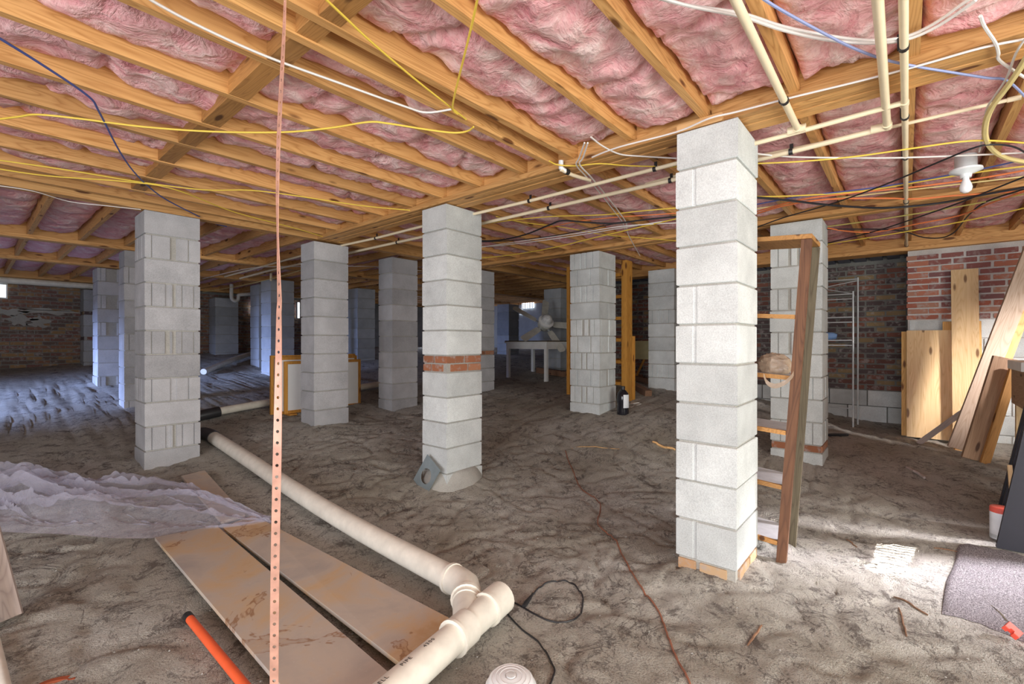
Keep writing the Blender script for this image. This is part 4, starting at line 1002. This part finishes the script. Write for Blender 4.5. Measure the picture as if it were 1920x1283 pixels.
for x_ in (2.47, 3.30): 
    o = MB().cbox(x_, x_ + .09, 5.53, 5.75, gz(x_, 5.64) - .01, .368, .002).build('wood_support', 'frame_z'); tag(o, 'pine block under the %s end of the cabinet doors' % ('left' if x_ < 3 else 'right'), 'block')

# ------------------------------------------------------------------ pipes on the far ground, drain under the ceiling
def gpipe(label, pts, r, mat='pvc'):
    P = [Vector((x, y, gz(x, y) + r + .02)) for x, y in pts]; o = sm(MB().tube(smoothpts(P, 4), r, 14).build('drain_pipe', mat)); return tag(o, label, 'pipe')
gpipe('white pipe on the ground running behind the cabinet doors', [(1.9, 6.05), (2.6, 6.12), (3.4, 6.16), (4.3, 6.2)], .045)
gpipe('pale pipe lying far back on the dark ground', [(2.62, 9.1), (3.3, 9.95), (4.1, 10.9)], .05)
o = sm(MB().tube([(1.66, 6.05, gz(1.66, 6.0) + .05), (1.78, 6.04, gz(1.78, 6) + .06), (1.9, 6.05, gz(1.9, 6) + .065)], .06, 16).build('pipe_coupling', 'black')); tag(o, 'black rubber coupling at the end of the far white pipe', 'coupling')
d_ = (B - A).normalized(); p0 = [B + d_*.30 + Vector((-.05, 0, -.02)), B + d_*.2 + Vector((-.02, 0, .0)), B + d_*.1, B - d_*.03]
o = sm(MB().tube(p0, .062, 14).build('pipe_boot', 'black')); tag(o, 'black corrugated boot at the far end of drain pipe', 'coupling')
o = sm(MB().tube([at_y(-80, 519, 11.75), at_y(170, 537, 11.75), at_y(232, 541, 11.75)], .055, 12).build('drain_pipe', 'pvc')); tag(o, 'white drain pipe hung along the top of rear wall', 'pipe')
tp = [at_y(434, 533, 10.4), at_y(434, 540, 10.4), at_y(434, 556, 10.4), at_y(436, 562, 10.4), at_y(441, 564.5, 10.4), at_y(446, 562, 10.4), at_y(447, 556, 10.4), at_y(450, 553, 10.4), at_y(478, 551, 10.4)]
o = sm(MB().tube(smoothpts(tp, 4), .035, 10).build('trap_pipe', 'pvc')); tag(o, 'white U bend trap pipe below the far joists', 'pipe')
o = sm(MB().tube([at_y(508, 500, 8.2), at_y(508, 527, 8.2)], .02, 8).build('drop_pipe', 'cpvc')); tag(o, 'short vertical pipe dropping above the far pair of piers', 'pipe')

# ------------------------------------------------------------------ water pipes under the joists
def clips(t, pts, r, ax_):
    for p in pts:
        p = Vector(p); mb = MB(); d_ = Vector((1, 0, 0)) if ax_ == 'x' else Vector((0, 1, 0))
        mb.tube([p - d_*.010, p + d_*.010], r*1.25, 10); s_ = Vector((0, 1, 0)) if ax_ == 'x' else Vector((1, 0, 0))
        mb.bar(p + s_*r*1.2 + Vector((0, 0, -.004)), p + s_*r*1.2 + Vector((0, 0, .05)), .018, .006, s_); mb.build('clip', 'clip', t)
def wpipe(label, pts, r, cl=(), ax_='x', joints=()):
    t = thing('water_pipe', label, 'pipe', pts[0], 'cream water pipes under the joists')
    sm(MB().tube(pts, r, 12).build('pipe', 'cpvc', t)); clips(t, cl, r, ax_)
    for a, b_ in joints: sm(MB().tube([a, b_], r*1.3, 12).build('fitting', 'cpvc', t))
    return t
rp = .0125; zp = 2.312
J = lambda pts, i, s: None
wpipe('cream pipe running toward pier, leftmost of the three overhead pipes at right', [(-.6, .40, zp), (2.75, .425, zp)], .0155,
      [(1.35, .41, zp), (2.40, .422, zp)], 'x', [((2.745, .425, zp), (2.785, .425, zp)), ((2.765, .39, zp), (2.765, .47, zp))])
wpipe('cream pipe ending in an elbow, middle of the overhead pipes at right', [(-.6, .06, zp), (3.01, .075, zp)], .0165, [], 'x',
      [((2.985, .075, zp), (3.03, .075, zp)), ((3.02, .06, zp), (3.02, .14, zp))])
wpipe('cream pipe clipped along a joist all the way to the far wall', [(-.6, .012, zp), (6.95, .0, zp)], .0135,
      [(1.75, .008, zp), (2.25, .008, zp), (2.95, .006, zp), (3.6, .005, zp), (4.75, .002, zp), (5.9, .0, zp), (6.9, 0, zp)], 'x', [((2.76, .008, zp), (2.80, .008, zp))])
yl = [.075, .5, 1.2, 2.2, 3.2, 4.2, 5.0, 6.2, 7.4, 8.6]
wpipe('cream pipe crossing under the joists just beyond the girder', [(2.765 + .03*math.sin(y*.8), y, zp - .002 - .012*abs(math.sin(y*1.9))) for y in [.02] + yl[1:]], rp,
      [(2.765 + .03*math.sin(y*.8), y, zp - .002 - .012*abs(math.sin(y*1.9))) for y in (1.2, 2.2, 3.2, 4.2)], 'y')
wpipe('second cream pipe crossing parallel to the one beyond girder', [(3.02 + .03*math.sin(y*.7), y, zp - .004 - .012*abs(math.sin(y*1.7))) for y in yl], rp*1.15,
      [(3.02 + .03*math.sin(y*.7), y, zp - .004 - .012*abs(math.sin(y*1.7))) for y in (.5, 1.2, 2.2, 3.2, 4.2)], 'y')
wpipe('slim cream pipe crossing at far right ending at elbow on joist', [(3.13, -.38, zp + .03), (3.10, .3, zp + .02), (3.04, .9, zp + .016), (3.1, 1.4, zp + .02)], .009, [], 'y',
      [((3.13, -.40, zp + .03), (3.13, -.355, zp + .03))])
o = thing('pipe_stub', 'short cream pipe with white elbow below the girder', 'pipe', (2.5, 1.7, 2.3)); a, b_ = at_z(1052, 318, 2.31), at_z(1106, 338, 2.31)
sm(MB().tube(smoothpts([a, a.lerp(b_, .4) + Vector((0, 0, -.008)), b_], 4), .012, 10).build('pipe', 'cpvc', o)); sm(MB().tube([a + Vector((0, 0, .055)), a + Vector((0, 0, .01)), a + (b_-a)*.12], .016, 10).build('elbow', 'white_plastic', o)); sm(MB().tube([a.lerp(b_, .14), a.lerp(b_, .24)], .019, 10).build('clip', 'clip', o))

# ------------------------------------------------------------------ lamp holder with bulb
lp_ = at_z(1811, 292, 2.37)
lo = thing('lamp_holder', 'white porcelain lamp holder with bare bulb under a joist', 'lamp', lp_)
s_ = 1.0
sm(MB().lathe([(.05, .0), (.052, -.005), (.052, -.085), (.04, -.09)], 24, lp_).build('junction_box', 'steel', lo), 30)
sm(MB().lathe([(.055, -.078), (.076, -.084), (.078, -.096), (.05, -.108), (.028, -.116), (.026, -.135)], 28, lp_).build('holder', 'white_plastic', lo), 30)
sm(MB().lathe([(.014, -.125), (.016, -.150), (.027, -.178), (.031, -.198), (.026, -.218), (.012, -.229), (.002, -.230)], 24, lp_).build('bulb', 'bulb', lo), 60)

# ------------------------------------------------------------------ cables under the joists
def cable(label, mat, r, pts, z=2.345, name='cable', sub=5):
    P = [at_z(p[0], p[1], p[2] if len(p) > 2 else z) for p in pts]
    o = sm(MB().tube(smoothpts(P, sub), r, 6).build(name, mat)); return tag(o, label, 'cable', 'cables under the ceiling')
cable('white cable stapled along the near left joists', 'c_white', .0050, [(262, -14), (300, 10), (380, 52), (500, 106), (640, 157), (760, 200), (800, 211), (846, 205)], 2.355)
cable('yellow cable dropping steeply from the top centre', 'c_yellow', .0045, [(897, -10), (885, 45), (868, 115), (852, 180), (849, 205), (858, 214)], 2.355)
cable('yellow cable slanting down from top to joist, left of the steep one', 'c_yellow', .0045, [(600, -12), (640, 26), (700, 82), (780, 150), (850, 205), (874, 224)], 2.360)
cable('yellow cable sagging across the left joists', 'c_yellow', .0050, [(-20, 226), (35, 219), (72, 215), (160, 224), (270, 238), (400, 247), (530, 248), (620, 240), (690, 229), (730, 232), (800, 243), (850, 249), (876, 246), (888, 238)], 2.350)
cable('blue cable hanging across the left joists', 'c_blue', .0050, [(-20, 60), (80, 122), (165, 180), (186, 210), (225, 285), (258, 330), (300, 367), (345, 392), (400, 418), (425, 425)], 2.352)
cable('yellow cable over the left pier, upper of two', 'c_yellow', .0045, [(-20, 298), (120, 318), (260, 341), (380, 356), (470, 357), (560, 368), (680, 386), (788, 396)], 2.350)
cable('yellow cable over the left pier, lower of two', 'c_yellow', .0045, [(-20, 314), (90, 330), (240, 341), (330, 356), (440, 398), (560, 430), (640, 455)], 2.345)
cable('thin white cable running to the top of left pier', 'c_white', .0035, [(-20, 346), (60, 358), (130, 378), (200, 386), (264, 393)], 2.325)
cable('white cable arching across the top right, upper of the pair', 'c_white', .0055, [(1205, -12), (1290, 10), (1390, 25), (1470, 50), (1560, 68), (1640, 76), (1700, 68), (1750, 45), (1800, 10), (1830, -10)], 2.350)
cable('white cable arching across the top right, lower of the pair', 'c_white', .0055, [(1195, -20), (1280, 8), (1390, 31), (1470, 57), (1560, 76), (1640, 81), (1700, 74), (1760, 48), (1830, 0)], 2.342)
cable('blue cable crossing the pipes at top right', 'c_sky', .0050, [(1420, -10), (1460, 16), (1540, 60), (1600, 90), (1660, 112), (1720, 125), (1780, 135), (1850, 146), (1890, 152), (1930, 190)], 2.325)
cable('white cable following the girder bottom at right', 'c_white', .0045, [(1110, 295), (1160, 276), (1267, 248), (1330, 222), (1380, 210), (1480, 184), (1600, 155), (1720, 124), (1840, 90), (1930, 72)], 2.322)
cable('white cable looping from insulation to the nearest pier', 'c_white', .0045, [(1108, 257), (1130, 274), (1162, 289), (1200, 293), (1268, 297)], 2.325)
cable('white cable running right past the lamp holder', 'c_white', .0050, [(1415, 288), (1480, 294), (1580, 296), (1680, 296), (1800, 292), (1930, 286)], 2.300)
cable('yellow cable from the girder past nearest pier', 'c_yellow', .0042, [(1030, 302), (1045, 309), (1080, 311), (1125, 307), (1180, 311), (1270, 313)], 2.322)
cable('yellow cable rising right across the clipped pipe', 'c_yellow', .0048, [(1415, 307), (1500, 303), (1600, 294), (1700, 280), (1800, 266), (1860, 264), (1930, 269)], 2.296)
cable('white cable with a bend at the far upper right', 'c_white', .0055, [(1838, 30), (1846, 50), (1866, 80), (1872, 100), (1873, 112), (1900, 132), (1930, 150)], 2.320)
cable('white cable dropping along the thick cream hose', 'c_white', .0045, [(1930, 62), (1905, 100), (1888, 145), (1865, 180), (1850, 205), (1845, 245), (1836, 285)], 2.315)
cable('thick cream hose curving at the right edge', 'c_cream', .0125, [(1935, 90), (1918, 120), (1892, 158), (1862, 198), (1849, 228), (1848, 258), (1862, 282), (1890, 297), (1935, 306)], 2.300, 'hose')
cable('black cable rising from ribbed pier to the hose', 'c_black', .0050, [(1415, 428), (1470, 408), (1560, 382), (1660, 346), (1760, 304), (1830, 276), (1870, 271), (1905, 277), (1930, 292)], 2.290)
cable('thick dark cable sagging across the second girder', 'c_black', .0085, [(1415, 370), (1480, 376), (1560, 385), (1660, 390), (1760, 381), (1840, 366), (1930, 350)], 2.290)
cable('orange cable sagging along the second girder', 'c_orange', .0065, [(1415, 402), (1470, 386), (1550, 374), (1660, 372), (1720, 373), (1790, 367), (1930, 358)], 2.305)
cable('orange cable climbing right under the bulb', 'c_orange', .0060, [(1415, 398), (1500, 375), (1600, 362), (1720, 350), (1840, 334), (1930, 318)], 2.312)
cable('yellow cable climbing right, above the orange ones', 'c_yellow', .0055, [(1415, 369), (1500, 367), (1620, 358), (1740, 338), (1840, 322), (1930, 311)], 2.318)
cable('dark blue cable running above the second girder', 'c_blue', .0050, [(1415, 384), (1500, 369), (1640, 352), (1760, 332), (1850, 315), (1930, 297)], 2.322)
cable('cream cable hugging the face of second girder', 'c_cream', .0050, [(1415, 392), (1500, 380), (1620, 366), (1760, 350), (1930, 330)], 2.322)
cable('orange cable drooping near the tubular shelf', 'c_orange', .0062, [(1552, 428), (1600, 435), (1650, 434), (1720, 420), (1800, 404), (1860, 380), (1930, 356)], 2.280)
cable('olive cable stretched from ribbed pier to the right', 'c_olive', .0055, [(1552, 425), (1640, 413), (1760, 394), (1850, 378), (1930, 362)], 2.285)
cable('black cable sagging deep before the red brick wall', 'c_black', .0060, [(1552, 430), (1640, 430), (1690, 433), (1730, 445), (1765, 446), (1790, 435), (1815, 405), (1850, 378), (1930, 352)], 2.285)
cable('black cable slanting from tubular shelf up to right edge', 'c_black', .0055, [(1552, 456), (1640, 434), (1720, 408), (1800, 380), (1860, 356), (1930, 328)], 2.275)
cable('yellow cable low before the red brick wall', 'c_yellow', .0055, [(1552, 458), (1660, 441), (1760, 424), (1860, 404), (1930, 388)], 2.275)
cable('thick black cable kinked between the two front piers', 'c_black', .0075, [(900, 452), (940, 450), (985, 440), (1030, 422), (1055, 414), (1100, 417), (1150, 419), (1210, 412), (1270, 406)], 2.305)
cable('thin black cable below the kinked one between front piers', 'c_black', .0045, [(900, 454), (960, 451), (1040, 442), (1110, 428), (1150, 420)], 2.300)
cable('yellow cable over the kinked black cable', 'c_yellow', .0048, [(900, 421), (960, 413), (1035, 406), (1130, 403), (1200, 396), (1270, 390)], 2.315)
cable('orange cable running between the two front piers', 'c_orange', .0045, [(1000, 433), (1080, 416), (1150, 408), (1270, 400)], 2.318)
cable('white cable bundle between front piers, upper strand', 'c_white', .0048, [(900, 463), (960, 458), (1060, 445), (1150, 430), (1270, 411)], 2.305)
cable('white cable bundle between front piers, lower strand', 'c_white', .0045, [(900, 464), (980, 452), (1080, 438), (1170, 424), (1270, 418)], 2.300)
cable('yellow cable lowest between the front piers', 'c_yellow', .0060, [(900, 484), (960, 478), (1040, 464), (1110, 447), (1170, 433), (1270, 410)], 2.300)
cable('slack yellow cable diagonally beneath the cream pipes', 'c_yellow', .0042, [(930, 406), (980, 417), (1060, 427), (1130, 440), (1200, 446), (1270, 452)], 2.330)
cable('white cable pair dropping over the girder, left strand', 'c_white', .0050, [(1096, 268), (1086, 296), (1081, 310), (1100, 332), (1125, 362), (1150, 394), (1168, 418), (1172, 432)], 2.318)
cable('white cable pair dropping over the girder, right strand', 'c_white', .0050, [(1102, 268), (1093, 296), (1087, 309), (1108, 332), (1133, 362), (1158, 394), (1174, 418), (1178, 440), (1200, 480)], 2.314)
cable('thin pale cable under the far joists at left', 'c_white', .0045, [(380, 523), (470, 503), (560, 500), (700, 500), (790, 508)], 2.29)
cable('pale cable below the far beam left of doors', 'c_cream', .0060, [(380, 548), (450, 536), (520, 520), (566, 506)], 2.28)
